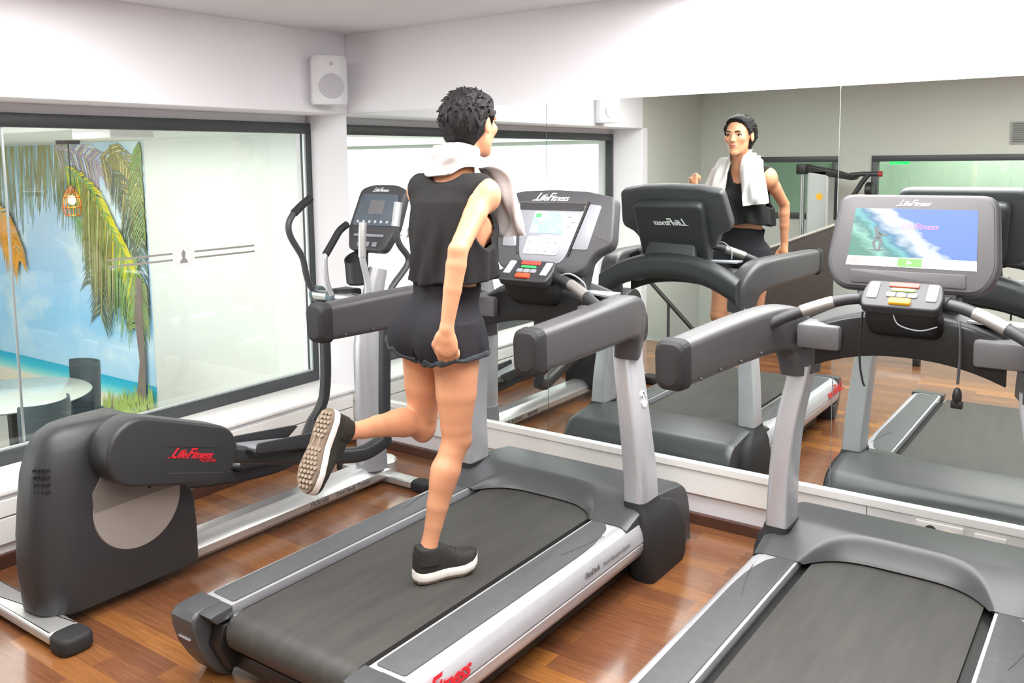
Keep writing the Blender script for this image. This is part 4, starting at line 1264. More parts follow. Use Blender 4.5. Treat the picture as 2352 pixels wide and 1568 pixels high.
g.build('vent_holes', M_black, hs)


def pod(x0, x1, a, b, ra, rb, nm_parent):
    """stadium shaped crank cover between two circle centres (y, z)"""
    A, Bv = V((a[0], a[1])), V((b[0], b[1]))
    d = (Bv - A).normalized()
    ang = math.atan2(d.y, d.x)
    pts = [(A.x + ra * math.cos(ang + PI / 2 + PI * i / 18), A.y + ra * math.sin(ang + PI / 2 + PI * i / 18)) for i in range(19)]
    pts += [(Bv.x + rb * math.cos(ang - PI / 2 + PI * i / 18), Bv.y + rb * math.sin(ang - PI / 2 + PI * i / 18)) for i in range(19)]
    return MB().prism(pts, x0, x1, 'x', 0.014, 3).build('crank_cover', M_dark2, nm_parent, 35)


cv = pod(0.735, 0.862, (-1.905, 0.618), (-1.60, 0.522), 0.126, 0.114, E_)
dd = (0, 0.33, -0.097)
logo('logo', 0.054, basis((0.8636, -1.685, 0.553), dd, (0, 0.29, 1)), M_red, cv, 0.4, 0.001)
text('cover_lettering', 'FitStride', 0.022, basis((0.8636, -1.63, 0.510), dd, (0, 0.29, 1)), M_red, cv, 0.2)
MB().tube([(0.8625, -1.80, 0.612), (0.8625, -1.56, 0.541)], 0.0015, 6).build('cover_line', M_black, cv)
MB().tube([(0.8625, -1.80, 0.508), (0.8625, -1.56, 0.438)], 0.0015, 6).build('cover_line', M_bezel, cv)
pod(0.338, 0.465, (-1.93, 0.40), (-1.60, 0.33), 0.10, 0.09, E_)
# pedal links, foot plates
lk = MB().sweep([(0.80, -1.62, 0.515), (0.80, -1.46, 0.474), (0.805, -1.13, 0.372), (0.82, -0.90, 0.312), (0.845, -0.766, 0.296), (0.875, -0.66, 0.335)], [rrect(0.06, 0.07, 0.02)] * 6, None, True, 4).build('pedal_link', M_dark2, E_)
ll = MB().sweep([(0.40, -1.62, 0.33), (0.395, -1.30, 0.24), (0.385, -0.95, 0.19), (0.35, -0.74, 0.20), (0.30, -0.60, 0.30)], [rrect(0.06, 0.07, 0.02)] * 5, None, True, 4).build('pedal_link', M_dark2, E_)


def plate(x, y, z, ang, parent):
    Mt = basis((x, y, z), (1, 0, 0), (0, math.cos(ang), math.sin(ang)))
    MB().prism(rpoly([(-0.085, -0.18), (0.085, -0.18), (0.085, 0.14), (0.05, 0.19), (-0.05, 0.19), (-0.085, 0.14)], 0.03), 0.0, 0.022, 'z', 0.006, M=Mt).build('foot_plate', M_black, parent)
    MB().prism(rpoly([(-0.07, -0.165), (0.07, -0.165), (0.07, 0.10), (-0.07, 0.10)], 0.02), 0.0215, 0.026, 'z', M=Mt).build('tread_insert', M_grey_panel, parent)
    for s in (-1, 1):
        MB().prism(rpoly([(-0.17, 0.01), (0.12, 0.01), (0.185, 0.07), (0.16, 0.075), (-0.17, 0.05)], 0.01), s * 0.078, s * 0.088, 'x', 0.002, M=Mt).build('plate_rim', M_dark2, parent)


plate(0.80, -1.25, 0.440, -0.18, lk)
plate(0.385, -1.02, 0.235, -0.12, ll)
# mast and swing arms
MB().sweep([(0.610, -0.490, 0.105), (0.612, -0.495, 0.40), (0.615, -0.500, 0.74), (0.622, -0.47, 0.95), (0.636, -0.43, 1.12)], [circle(24, 0.066, 0.080), circle(24, 0.066, 0.078), circle(24, 0.066, 0.074), circle(24, 0.052, 0.058), circle(24, 0.045, 0.050)], None, True, 4).build('mast', M_silver, E_, 60)
MB().cyl((0.608, -0.490, 0.10), (0.610, -0.490, 0.20), 0.082, 28, 0.076).build('mast_collar', M_grey_panel, E_)
MB().cyl((0.30, -0.545, 0.975), (0.86, -0.60, 0.985), 0.026, 18).build('pivot_axle', M_steel, E_)
for xa, y, z in ((0.26, -0.52, 0.975), (0.42, -0.555, 0.975), (0.72, -0.59, 0.985), (0.85, -0.61, 0.985)):
    MB().cyl((xa, y, z), (xa + 0.055, y - 0.004, z), 0.042, 20, bev=0.006).build('pivot_hub', mat('teal_grey_hub', srgb(92, 108, 114), 0.4, 0.2), E_)
MB().box((0.44, -0.58, 0.94), (0.56, -0.47, 1.02), 0.012).build('pivot_block', M_black, E_)
sw = MB().sweep([(0.285, -0.60, 0.30), (0.282, -0.50, 0.42), (0.280, -0.478, 0.70), (0.280, -0.50, 0.96)], [rrect(0.045, 0.05, 0.012)] * 4, None, True, 4).build('swing_arm', M_dark2, E_)
up_l = [(0.28, -0.52, 0.975), (0.28, -0.568, 1.024), (0.28, -0.593, 1.094), (0.28, -0.612, 1.175), (0.28, -0.681, 1.281), (0.28, -0.692, 1.347), (0.28, -0.656, 1.40), (0.28, -0.597, 1.441), (0.28, -0.543, 1.472)]
MB().tube(up_l, 0.016, 12, smoothpath=4).build('handle_tube', M_dark, sw)
MB().tube(up_l[6:], 0.0205, 12, smoothpath=3).build('handle_grip', M_rub, sw)
sw = MB().sweep([(0.88, -0.66, 0.31), (0.882, -0.668, 0.45), (0.882, -0.655, 0.75), (0.88, -0.64, 0.985)], [rrect(0.045, 0.05, 0.012)] * 4, None, True, 4).build('swing_arm', M_dark2, E_)
up_r = [(0.88, -0.62, 0.985), (0.88, -0.592, 1.06), (0.88, -0.470, 1.172), (0.88, -0.535, 1.263), (0.88, -0.557, 1.347), (0.88, -0.543, 1.409), (0.88, -0.532, 1.46)]
MB().tube(up_r, 0.016, 12, smoothpath=4).build('handle_tube', M_dark, sw)
MB().tube(up_r[4:], 0.0205, 12, smoothpath=3).build('handle_grip', mat('chrome_grip', srgb(196, 198, 200), 0.3, 0.6), sw)
fx = [(0.46, -0.585, 0.985), (0.46, -0.617, 1.076), (0.46, -0.618, 1.196), (0.46, -0.565, 1.257), (0.46, -0.519, 1.309), (0.46, -0.466, 1.338)]
h_ = MB().tube(fx, 0.013, 12, smoothpath=4).build('fixed_handle', M_silver, E_)
MB().tube(fx[2:], 0.0185, 12, smoothpath=3).build('handle_grip', M_rub, h_)
fx = [(0.72, -0.59, 0.985), (0.72, -0.596, 1.091), (0.72, -0.623, 1.20), (0.72, -0.618, 1.30), (0.72, -0.61, 1.365)]
h_ = MB().tube(fx, 0.016, 12, smoothpath=4).build('fixed_handle', M_silver, E_)
MB().tube(fx[2:], 0.020, 12, smoothpath=3).build('pulse_sensor', M_alu, h_)
# bottle holder and console
bh = MB()
Mb = basis((0.565, -0.51, 1.04), (1, 0, 0), (0, 1, 0))
bh.loft([[Mb @ V((0.062 * r * math.cos(a), 0.055 * r * math.sin(a), z + 0.03 * math.sin(a) * (z > 0.1))) for a in np.linspace(0, 2 * PI, 25)[:-1]] for r, z in ((0.7, 0.0), (0.9, 0.01), (1.0, 0.10), (1.05, 0.145), (0.95, 0.145), (0.9, 0.06), (0.0, 0.05))], caps=False)
bh.build('bottle_holder', M_dark2, E_)
Mc = basis((0.640, -0.44, 1.40), (1, 0, 0), (0, 0.42, 0.91))
co = MB().prism(rpoly([(-0.155, 0.13), (-0.08, 0.155), (0.08, 0.155), (0.155, 0.13), (0.165, -0.08), (0.12, -0.20), (-0.12, -0.20), (-0.165, -0.08)][::-1], 0.03), -0.05, 0.0, 'z', 0.012, 3, M=Mc).build('console', M_dark, E_)
MB().prism(rpoly([(-0.125, 0.10), (0.125, 0.10), (0.135, -0.07), (-0.135, -0.07)][::-1], 0.015), 0.0, 0.005, 'z', 0.001, 1, M=Mc).build('display_panel', mat('slate_display', srgb(84, 94, 104), 0.35), co)
MB().prism([(-0.05, -0.01), (0.05, -0.01), (0.05, 0.065), (-0.05, 0.065)], 0.004, 0.007, 'z', M=Mc).build('screen', mat('grey_lcd', srgb(112, 112, 116), 0.3), co)
for i in range(6):
    MB().cyl(Mc @ V((-0.10 + 0.04 * i, -0.05, 0.004)), Mc @ V((-0.10 + 0.04 * i, -0.05, 0.008)), 0.008, 10).build('console_key', M_btn_white, co)
MB().box((-0.10, -0.13, 0.0), (0.10, -0.115, 0.01), 0.003, M=Mc).build('reading_rack', M_grey_panel, co)
for i in range(3):
    MB().box((-0.06 + 0.05 * i, -0.18, 0.0), (-0.03 + 0.05 * i, -0.155, 0.008), 0.003, M=Mc).build('console_key', M_grey_panel, co)
logo('logo', 0.032, Mc @ basis((0.0, 0.125, 0.001), (1, 0, 0), (0, 1, 0)), M_white_ink, co, 0.5)
rebase(E_, (0.6, -1.2, 0.0))

# ------------------------------------------------------------------ the running woman: smooth blended volumes meshed as one surface


class Field:
    def __init__(self, lo, hi, h):
        self.lo, self.h = np.array(lo, np.float32), h
        n = np.ceil((np.array(hi) - np.array(lo)) / h).astype(int) + 1
        self.a = np.ones(n, np.float32)
        self.ax = [self.lo[i] + h * np.arange(n[i], dtype=np.float32) for i in range(3)]

    def box(self, lo, hi):
        sl = []
        for i in range(3):
            a = int(max(0, np.floor((lo[i] - self.lo[i]) / self.h)))
            b = int(min(self.a.shape[i], np.ceil((hi[i] - self.lo[i]) / self.h) + 1))
            sl.append(slice(a, max(a, b)))
        X = self.ax[0][sl[0]][:, None, None]
        Y = self.ax[1][sl[1]][None, :, None]
        Z = self.ax[2][sl[2]][None, None, :]
        return tuple(sl), X, Y, Z

    def put(self, lo, hi, fn, k=0.02, op='add', m=0.06):
        sl, X, Y, Z = self.box([q - m for q in lo], [q + m for q in hi])
        d = np.asarray(fn(X, Y, Z), np.float32)
        c = self.a[sl]
        if c.size == 0: return
        if op == 'cut':
            d = -d
            h = np.clip(0.5 - 0.5 * (d - c) / k, 0, 1)
            self.a[sl] = d * (1 - h) + c * h + k * h * (1 - h)
            self.a[sl] = np.maximum(self.a[sl], np.minimum(c, 1)) if False else self.a[sl]
        else:
            h = np.clip(0.5 + 0.5 * (d - c) / k, 0, 1)
            self.a[sl] = d * (1 - h) + c * h - k * h * (1 - h)

    def cone(self, a, b, r1, r2, k=0.02, op='add'):
        a, b = np.array(a, float), np.array(b, float)
        r = max(r1, r2)

        def fn(X, Y, Z):
            ba = b - a
            l2 = float(ba @ ba)
            t = np.clip(((X - a[0]) * ba[0] + (Y - a[1]) * ba[1] + (Z - a[2]) * ba[2]) / l2, 0, 1)
            return np.sqrt((X - a[0] - ba[0] * t) ** 2 + (Y - a[1] - ba[1] * t) ** 2 + (Z - a[2] - ba[2] * t) ** 2) - (r1 + (r2 - r1) * t)
        self.put(np.minimum(a, b) - r, np.maximum(a, b) + r, fn, k, op)

    def ell(self, c, r, k=0.02, op='add', R=None):
        c, r = np.array(c, float), np.array(r, float)
        m = max(r) if R is not None else r

        def fn(X, Y, Z):
            x, y, z = X - c[0], Y - c[1], Z - c[2]
            if R is not None:
                x, y, z = (R[0][i] * x + R[1][i] * y + R[2][i] * z for i in range(3))
            k0 = np.sqrt((x / r[0]) ** 2 + (y / r[1]) ** 2 + (z / r[2]) ** 2)
            k1 = np.sqrt((x / r[0] ** 2) ** 2 + (y / r[1] ** 2) ** 2 + (z / r[2] ** 2) ** 2) + 1e-6
            return k0 * (k0 - 1) / k1
        self.put(c - m, c + m, fn, k, op)

    def mesh(self):
        a, h = self.a, self.h
        s = a < 0
        n0, n1, n2 = a.shape
        cnt = np.zeros((n0 - 1, n1 - 1, n2 - 1), np.uint8)
        offs = [(i, j, l) for i in (0, 1) for j in (0, 1) for l in (0, 1)]
        for i, j, l in offs:
            cnt += s[i:n0 - 1 + i, j:n1 - 1 + j, l:n2 - 1 + l]
        act = (cnt > 0) & (cnt < 8)
        idx = np.argwhere(act)
        vid = np.full(act.shape, -1, np.int32)
        vid[act] = np.arange(len(idx))
        vals = np.stack([a[idx[:, 0] + i, idx[:, 1] + j, idx[:, 2] + l] for i, j, l in offs], 1)
        O = np.array(offs, float)
        acc = np.zeros((len(idx), 3))
        w = np.zeros(len(idx))
        for p in range(8):
            for q in range(p + 1, 8):
                if np.abs(O[p] - O[q]).sum() == 1:
                    va, vb = vals[:, p], vals[:, q]
                    mk = (va < 0) != (vb < 0)
                    t = np.where(mk, va / np.where(mk, va - vb, 1), 0)
                    acc += np.where(mk[:, None], O[p] + (O[q] - O[p]) * t[:, None], 0)
                    w += mk
        pos = (idx + acc / w[:, None]) * h + self.lo
        F = []
        for ax in range(3):
            u, v = [(1, 2), (2, 0), (0, 1)][ax]
            sl0 = [slice(1, -1)] * 3
            sl0[ax] = slice(0, -1)
            sl1 = [slice(1, -1)] * 3
            sl1[ax] = slice(1, None)
            A, Bq = s[tuple(sl0)], s[tuple(sl1)]
            e = np.argwhere(A != Bq)
            if not len(e): continue
            fl = A[tuple(e.T)]
            base = e.copy()
            base[:, u] += 1
            base[:, v] += 1
            du = np.zeros(3, int)
            dv = np.zeros(3, int)
            du[u] = 1
            dv[v] = 1
            g = lambda q: vid[q[:, 0], q[:, 1], q[:, 2]]
            quad = np.stack([g(base - du - dv), g(base - dv), g(base), g(base - du)], 1)
            quad[~fl] = quad[~fl][:, ::-1]
            F.append(quad)
        return pos, np.concatenate(F)

    def build(self, name, m, parent=None, relax=2, T=None):
        pos, F = self.mesh()
        for _ in range(relax):                                         # light smoothing along the edges
            acc = np.zeros_like(pos)
            w = np.zeros(len(pos))
            for i in range(4):
                np.add.at(acc, F[:, i], pos[F[:, (i + 1) % 4]] + pos[F[:, i - 1]])
                np.add.at(w, F[:, i], 2)
            pos = pos * 0.5 + 0.5 * acc / np.maximum(w, 1)[:, None]
        me = bpy.data.meshes.new(name)
        me.vertices.add(len(pos))
        me.vertices.foreach_set('co', pos.astype(np.float32).ravel())
        me.loops.add(len(F) * 4)
        me.loops.foreach_set('vertex_index', F.astype(np.int32).ravel())
        me.polygons.add(len(F))
        me.polygons.foreach_set('loop_start', np.arange(0, len(F) * 4, 4, dtype=np.int32))
        me.update(calc_edges=True)
        me.validate()
        if T is not None: me.transform(T)
        return finish(name, me, m, parent, 180)


HC = np.array((1.876, -1.225, 1.782))                                  # head centre
SH_R, EL_R, WR_R = (2.010, -1.335, 1.545), (2.045, -1.520, 1.378), (2.034, -1.572, 1.135)
SH_L, EL_L, WR_L = (1.722, -1.315, 1.555), (1.672, -1.212, 1.325), (1.678, -1.072, 1.462)
HIP_R, KN_R, AN_R = (1.920, -1.385, 1.07), (1.922, -1.400, 0.720), (1.870, -1.500, 0.3462)
HIP_L, KN_L, AN_L = (1.772, -1.375, 1.07), (1.722, -1.340, 0.722), (1.690, -1.700, 0.782)


def torso(F, k=0.03, g=0.0):
    F.ell((1.848, -1.375, 1.10), (0.138 + g, 0.100 + g, 0.115 + g), k)
    F.ell((1.782, -1.425, 1.065), (0.086 + g, 0.086 + g, 0.095 + g), k)
    F.ell((1.906, -1.435, 1.065), (0.085 + g, 0.086 + g, 0.095 + g), k)
    F.ell((1.860, -1.358, 1.25), (0.112 + g, 0.080 + g, 0.14 + g), k)
    F.ell((1.862, -1.335, 1.43), (0.140 + g, 0.094 + g, 0.16 + g), k)
    F.ell((1.800, -1.262, 1.420), (0.058 + g, 0.052 + g, 0.06 + g), k)
    F.ell((1.925, -1.262, 1.420), (0.058 + g, 0.052 + g, 0.06 + g), k)
    F.cone((1.740, -1.325, 1.545), (1.995, -1.335, 1.535), 0.050 + g, 0.050 + g, k)
    F.cone((1.867, -1.31, 1.60), (1.745, -1.32, 1.562), 0.045 + g, 0.036 + g, k)
    F.cone((1.867, -1.31, 1.60), (1.985, -1.33, 1.555), 0.045 + g, 0.036 + g, k)


def thighs(F, k=0.03, g=0.0):
    for hp, kn in ((HIP_R, KN_R), (HIP_L, KN_L)):
        hp, kn = np.array(hp), np.array(kn)
        q = hp * 0.45 + kn * 0.55
        F.cone(hp, q, 0.084 + g, 0.0685 + g, k)
        F.cone(q, kn * 0.88 + hp * 0.12, 0.0685 + g, 0.0515 + g, 0.006)
        F.cone(kn * 0.88 + hp * 0.12, kn, 0.0515 + g, 0.0475 + g, 0.006)


B_ = Field((1.56, -1.86, 0.26), (2.14, -1.02, 1.90), 0.0045)
torso(B_)
thighs(B_)
# knees, shanks, calves, ankles, feet inside the shoes
for kn, an, back in ((np.array(KN_R), np.array(AN_R), np.array((0.0, -1.0, 0.10))), (np.array(KN_L), np.array(AN_L), np.array((0.0, 0.2, 1.0)))):
    ax_ = an - kn
    pr_, kk_ = [(0.0, 0.0475), (0.10, 0.044), (0.25, 0.0445), (0.40, 0.043), (0.58, 0.037), (0.75, 0.0305), (0.90, 0.0275), (1.0, 0.0285)], 0.006
    for (t0, r0), (t1, r1) in zip(pr_, pr_[1:]):
        of = lambda t: back * 0.012 * math.sin(PI * min(1.0, t * 1.25)) * (t < 0.8)
        B_.cone(kn + ax_ * t0 + of(t0), kn + ax_ * t1 + of(t1), r0, r1, kk_)
    B_.ell(kn + ax_ * 0.28 + back * 0.020, (0.036, 0.036, 0.036), 0.04)
    B_.ell(kn - back * 0.026, (0.034, 0.030, 0.036), 0.03)
    B_.ell(an + back * 0.004 + np.array((0.018, 0, 0)), (0.013, 0.014, 0.014), 0.012)
    B_.ell(an + back * 0.004 - np.array((0.018, 0, 0)), (0.013, 0.014, 0.014), 0.012)
fR, uR = np.array((0.43, 0.90, 0.0)), np.array((0, 0, 1.0))
fL, uL = np.array((0.03, -0.51, -0.86)), np.array((0, 0.86, -0.51))
for an, f_, u_ in ((np.array(AN_R), fR, uR), (np.array(AN_L), fL, uL)):
    f_ = f_ / np.linalg.norm(f_)
    B_.cone(an, an + f_ * 0.05 - u_ * 0.045, 0.028, 0.022, 0.02)
    B_.cone(an - f_ * 0.012 - u_ * 0.03, an - f_ * 0.012 - u_ * 0.05, 0.024, 0.020, 0.02)
# arms
for sh, el, wr, outw in ((SH_R, EL_R, WR_R, 1), (SH_L, EL_L, WR_L, -1)):
    sh, el, wr = map(np.array, (sh, el, wr))
    B_.ell(sh + np.array((0.006 * outw, 0, -0.008)), (0.046, 0.047, 0.054), 0.03)
    B_.cone(sh, sh * 0.6 + el * 0.4, 0.041, 0.0375, 0.02)
    B_.cone(sh * 0.6 + el * 0.4, sh * 0.15 + el * 0.85, 0.0375, 0.031, 0.006)
    B_.cone(sh * 0.15 + el * 0.85, el, 0.031, 0.0305, 0.006)
    B_.cone(el, el * 0.8 + wr * 0.2, 0.0305, 0.032, 0.006)
    B_.cone(el * 0.8 + wr * 0.2, el * 0.5 + wr * 0.5, 0.032, 0.0285, 0.006)
    B_.cone(el * 0.5 + wr * 0.5, wr, 0.0285, 0.0205, 0.006)
B_.ell(np.array(EL_R) + np.array((0.0, -0.016, 0.0)), (0.015, 0.015, 0.018), 0.02)
# neck and head
B_.cone((1.866, -1.315, 1.575), (1.868, -1.258, 1.715), 0.056, 0.049, 0.03)


def hp(x, y, z): return HC + np.array((x, y, z))


B_.ell(hp(0, -0.020, 0.022), (0.073, 0.092, 0.083), 0.02)
B_.ell(hp(0, 0.026, -0.030), (0.056, 0.062, 0.083), 0.02)
for s in (-1, 1):
    B_.cone(hp(0.037 * s, 0.0, -0.056), hp(0.008 * s, 0.066, -0.097), 0.018, 0.016, 0.02)
    B_.ell(hp(0.040 * s, 0.060, -0.022), (0.020, 0.018, 0.018), 0.02)
    B_.ell(hp(0.030 * s, 0.078, 0.014), (0.022, 0.007, 0.007), 0.012)
B_.ell(hp(0, 0.071, -0.098), (0.015, 0.015, 0.016), 0.015)
B_.ell(hp(0, 0.078, -0.066), (0.024, 0.014, 0.017), 0.012)
for s in (-1, 1):
    B_.ell(hp(0.031 * s, 0.096, -0.006), (0.0195, 0.016, 0.0115), 0.008, 'cut')
B_.cone(hp(0, 0.087, 0.0), hp(0, 0.101, -0.033), 0.006, 0.0088, 0.010)
for s in (-1, 1):
    B_.ell(hp(0.0095 * s, 0.092, -0.036), (0.007, 0.008, 0.006), 0.006)
    a_ = 0.25 * s
    B_.ell(hp(0.076 * s, -0.012, -0.012), (0.008, 0.019, 0.030), 0.008)
    B_.ell(hp(0.085 * s, -0.006, -0.010), (0.006, 0.010, 0.017), 0.006, 'cut')


# hands: palm, four bent fingers of different lengths, thumb from the side of the palm
def hand(F, wr, down, out, side, curl, lens=(0.034, 0.038, 0.035, 0.028)):
    """down: wrist to knuckles, out: from the back of the hand to the palm, side: towards the thumb"""
    d, o, s = (np.array(q, float) / np.linalg.norm(q) for q in (down, out, side))
    wr = np.array(wr)
    R = np.stack([s, o, d], 1)
    F.cone(wr, wr + d * 0.03, 0.0205, 0.021, 0.012)
    F.ell(wr + d * 0.046, (0.035, 0.0160, 0.046), 0.012, R=R)
    for i, L in enumerate(lens):
        off = (0.027 - 0.018 * i)
        k0 = wr + d * (0.078 - 0.003 * abs(i - 1)) + s * off * 1.0
        a = curl
        d1 = d * math.cos(a * 0.8) + o * math.sin(a * 0.8)
        d2 = d * math.cos(a * 1.9) + o * math.sin(a * 1.9)
        d3 = d * math.cos(a * 2.7) + o * math.sin(a * 2.7)
        p1 = k0 + d1 * L
        p2 = p1 + d2 * L * 0.72
        p3 = p2 + d3 * L * 0.5
        F.cone(k0 - d * 0.01, p1, 0.0092, 0.0085, 0.004)
        F.cone(p1, p2, 0.0085, 0.0078, 0.002)
        F.cone(p2, p3, 0.0078, 0.0066, 0.002)
    t0 = wr + d * 0.022 + s * 0.022
    t1 = wr + d * 0.052 + s * 0.040 + o * 0.012
    t2 = wr + d * 0.080 + s * 0.036 + o * 0.026
    t3 = wr + d * 0.100 + s * 0.024 + o * 0.034
    F.cone(t0, t1, 0.015, 0.0115, 0.01)
    F.cone(t1, t2, 0.0115, 0.0095, 0.004)
    F.cone(t2, t3, 0.0095, 0.0075, 0.002)


hand(B_, WR_R, (-0.04, 0.06, -1), (-0.50, 0.86, 0.05), (-0.86, -0.50, 0), 0.9)
hand(B_, WR_L, (-0.15, 0.25, 0.95), (0.6, -0.6, 0.3), (0.6, 0.7, -0.1), 1.3)
person = B_.build('person', M_skin, None, 4)
tag(person, 'woman in black top and shorts running on the left treadmill, towel round her neck', 'person')

# face details
ey = []
for s in (-1, 1):
    c_ = hp(0.031 * s, 0.0665, -0.006)
    e = MB().ball(c_, 0.0125, 12).build('eye', M_eye, person, 180)
    MB().ball(c_ + np.array((-0.0012, 0.0079, 0.0)), 0.0068, 10).build('iris', M_iris, e, 180)
    MB().tube([hp((0.031 + q * 0.0165) * s, 0.0800 - 0.006 * q * q - 0.002 * q, 0.0020 - 0.005 * q * q) for q in (-1, -0.5, 0, 0.5, 1)], 0.0026, 6, smoothpath=3).build('eyelash', M_brow, person, 180)
    MB().tube([hp((0.031 + q * 0.019) * s, 0.0875 - 0.0085 * (q + 0.35) ** 2, 0.0185 - 0.0005 * q - 0.004 * q * q) for q in (-1, -0.55, -0.1, 0.3, 0.65)], [0.0032, 0.0042, 0.0042, 0.0034, 0.0016], 6, smoothpath=3).build('eyebrow', M_brow, person, 180)
li = MB()
li.tube([hp(q * 0.022, 0.0925 - 0.009 * q * q, -0.0595 - 0.002 * q * q + 0.0015 * abs(q) * (1 - abs(q)) * 4) for q in (-1, -0.6, -0.2, 0.2, 0.6, 1)], [0.001, 0.0036, 0.0046, 0.0046, 0.0036, 0.001], 8, smoothpath=3)
li.tube([hp(q * 0.020, 0.0915 - 0.009 * q * q, -0.0675 + 0.002 * q * q) for q in (-1, -0.6, -0.2, 0.2, 0.6, 1)], [0.001, 0.0036, 0.0046, 0.0046, 0.0036, 0.001], 8, smoothpath=3)
li.build('lips', M_lip, person, 180)

# hair
Hf = Field(hp(-0.11, -0.16, -0.15), hp(0.11, 0.12, 0.13), 0.0028)
Hf.ell(hp(0.002, -0.022, 0.022), (0.080, 0.101, 0.092), 0.02)
Hf.ell(hp(0, -0.058, -0.012), (0.072, 0.060, 0.075), 0.03)
Hf.cone(hp(0, -0.058, -0.02), hp(0, -0.054, -0.100), 0.058, 0.044, 0.02)
Hf.ell(hp(0, 0.02, 0.070), (0.062, 0.060, 0.034), 0.02)
rs = np.random.RandomState(3)
for i in range(330):
    th, ph = rs.rand() * 2 * PI, math.acos(1 - 1.45 * rs.rand())
    n_ = np.array((math.sin(ph) * math.cos(th), math.sin(ph) * math.sin(th), math.cos(ph)))
    p_ = hp(0, -0.026, 0.015) + n_ * np.array((0.083, 0.103, 0.098))
    fl = np.array((0.25 * n_[0], -0.7 - 0.3 * n_[1], -0.55 + 0.45 * n_[2])) if n_[1] > -0.3 else np.array((0.5 * n_[0], -0.1, -1.0))
    fl = fl - n_ * (fl @ n_) * 0.9
    fl = fl / (np.linalg.norm(fl) + 1e-6) + n_ * (0.10 + 0.12 * rs.rand()) + 0.25 * (rs.rand(3) - 0.5)
    Hf.cone(p_ - n_ * 0.004, p_ + fl * (0.020 + 0.018 * rs.rand()), 0.0062, 0.0018, 0.004)


def cutplane(F, p0, n_, k=0.006, bx=None):
    p0, n_ = np.array(p0), np.array(n_, float) / np.linalg.norm(n_)
    lo_, hi_ = bx if bx else (F.lo, F.lo + F.h * np.array(F.a.shape))
    F.put(lo_, hi_, lambda X, Y, Z: -((X - p0[0]) * n_[0] + (Y - p0[1]) * n_[1] + (Z - p0[2]) * n_[2]), k, 'cut', 0)


def wob(X, Y, Z):
    return 0.006 * np.sin(90 * X + 20 * Z) + 0.004 * np.sin(170 * X + 2)


Hf.put(Hf.lo, Hf.lo + Hf.h * np.array(Hf.a.shape), lambda X, Y, Z: -(0.80 * (Y - HC[1] - 0.050) - 0.60 * (Z - HC[2] - 0.068) + 0.25 * wob(X, Y, Z) - 0.10 * np.abs(X - HC[0] + 0.02)), 0.004, 'cut', 0)
Hf.ell(hp(0.084, -0.006, -0.016), (0.022, 0.022, 0.034), 0.004, 'cut')
Hf.ell(hp(-0.084, -0.006, -0.016), (0.022, 0.022, 0.034), 0.004, 'cut')
for s in (-1, 1):                                                        # short side locks in front of the ears
    for j in range(4):
        Hf.cone(hp((0.069 + 0.001 * j) * s, 0.012 + 0.007 * j, 0.035), hp(0.072 * s, 0.018 + 0.004 * j, -0.012 + 0.01 * j), 0.006, 0.002, 0.004)
Hf.build('hair', M_hair, person, 1)


# clothing
def ecyl(F, zs, cx, cy, aa, bb, k=0.02, fold=0.0, nf=9):
    lo_ = (min(cx) - max(aa) - 0.03, min(cy) - max(bb) - 0.03, min(zs))
    hi_ = (max(cx) + max(aa) + 0.03, max(cy) + max(bb) + 0.03, max(zs))

    def fn(X, Y, Z):
        z = Z + 0 * X
        ip = lambda v: np.interp(z, zs, v)
        x, y, a, b = X - ip(cx), Y - ip(cy), ip(aa), ip(bb)
        d = (np.sqrt((x / a) ** 2 + (y / b) ** 2) - 1) * np.minimum(a, b)
        if fold:
            t = np.arctan2(y, x)
            f = fold * np.clip((max(zs) - Z) / (max(zs) - min(zs)), 0, 1)
            d = d + f * np.sin(nf * t + 3 * np.sin(Z * 7)) + 0.6 * f * np.sin(nf * 1.7 * t + 1.3)
        return np.maximum(d, np.maximum(min(zs) - Z, Z - max(zs)))
    F.put(lo_, hi_, fn, k)


Sf = Field((1.62, -1.56, 1.17), (2.10, -1.14, 1.64), 0.004)
torso(Sf, 0.03, 0.009)
ecyl(Sf, [1.16, 1.215, 1.32, 1.42, 1.52, 1.56], [1.880, 1.880, 1.879, 1.876, 1.870, 1.864], [-1.345, -1.345, -1.342, -1.338, -1.335, -1.335], [0.168, 0.167, 0.158, 0.150, 0.142, 0.10], [0.126, 0.125, 0.120, 0.112, 0.094, 0.06], 0.02, 0.010)
X, Y, Z = Sf.ax[0][:, None, None], Sf.ax[1][None, :, None], Sf.ax[2][None, None, :]
Sf.a += (0.003 * np.sin(55 * X + 3 * np.sin(9 * Z) + 20 * Y) * np.clip((1.5 - Z) * 5, 0, 1)).astype(np.float32)
SOLID = Sf.a - 0.0065
Sf.a = np.abs(Sf.a + 0.001) - 0.0058                                     # hollow cloth
hem = 1.248 + 0.012 * np.clip((X - 1.87) / 0.17, 0, 1) + 0.03 * np.clip((Y + 1.35) / 0.15, 0, 1) + 0.004 * np.sin(40 * X)
Sf.a = np.maximum(Sf.a, (hem - Z)).astype(np.float32)
ball_ = lambda c, r: (np.sqrt(((X - c[0]) / r[0]) ** 2 + ((Y - c[1]) / r[1]) ** 2 + ((Z - c[2]) / r[2]) ** 2) - 1) * min(r)
for c_, r_ in (((1.867, -1.345, 1.648), (0.085, 0.13, 0.07)), ((1.867, -1.19, 1.600), (0.070, 0.11, 0.105)), ((2.058, -1.320, 1.480), (0.076, 0.150, 0.125)), ((1.664, -1.320, 1.490), (0.064, 0.150, 0.125))):
    Sf.a = np.maximum(Sf.a, -ball_(c_, r_)).astype(np.float32)
Sf.a = np.maximum(Sf.a, Z - 1.612).astype(np.float32)
Sf.build('tank_top', M_shirt, person, 3)


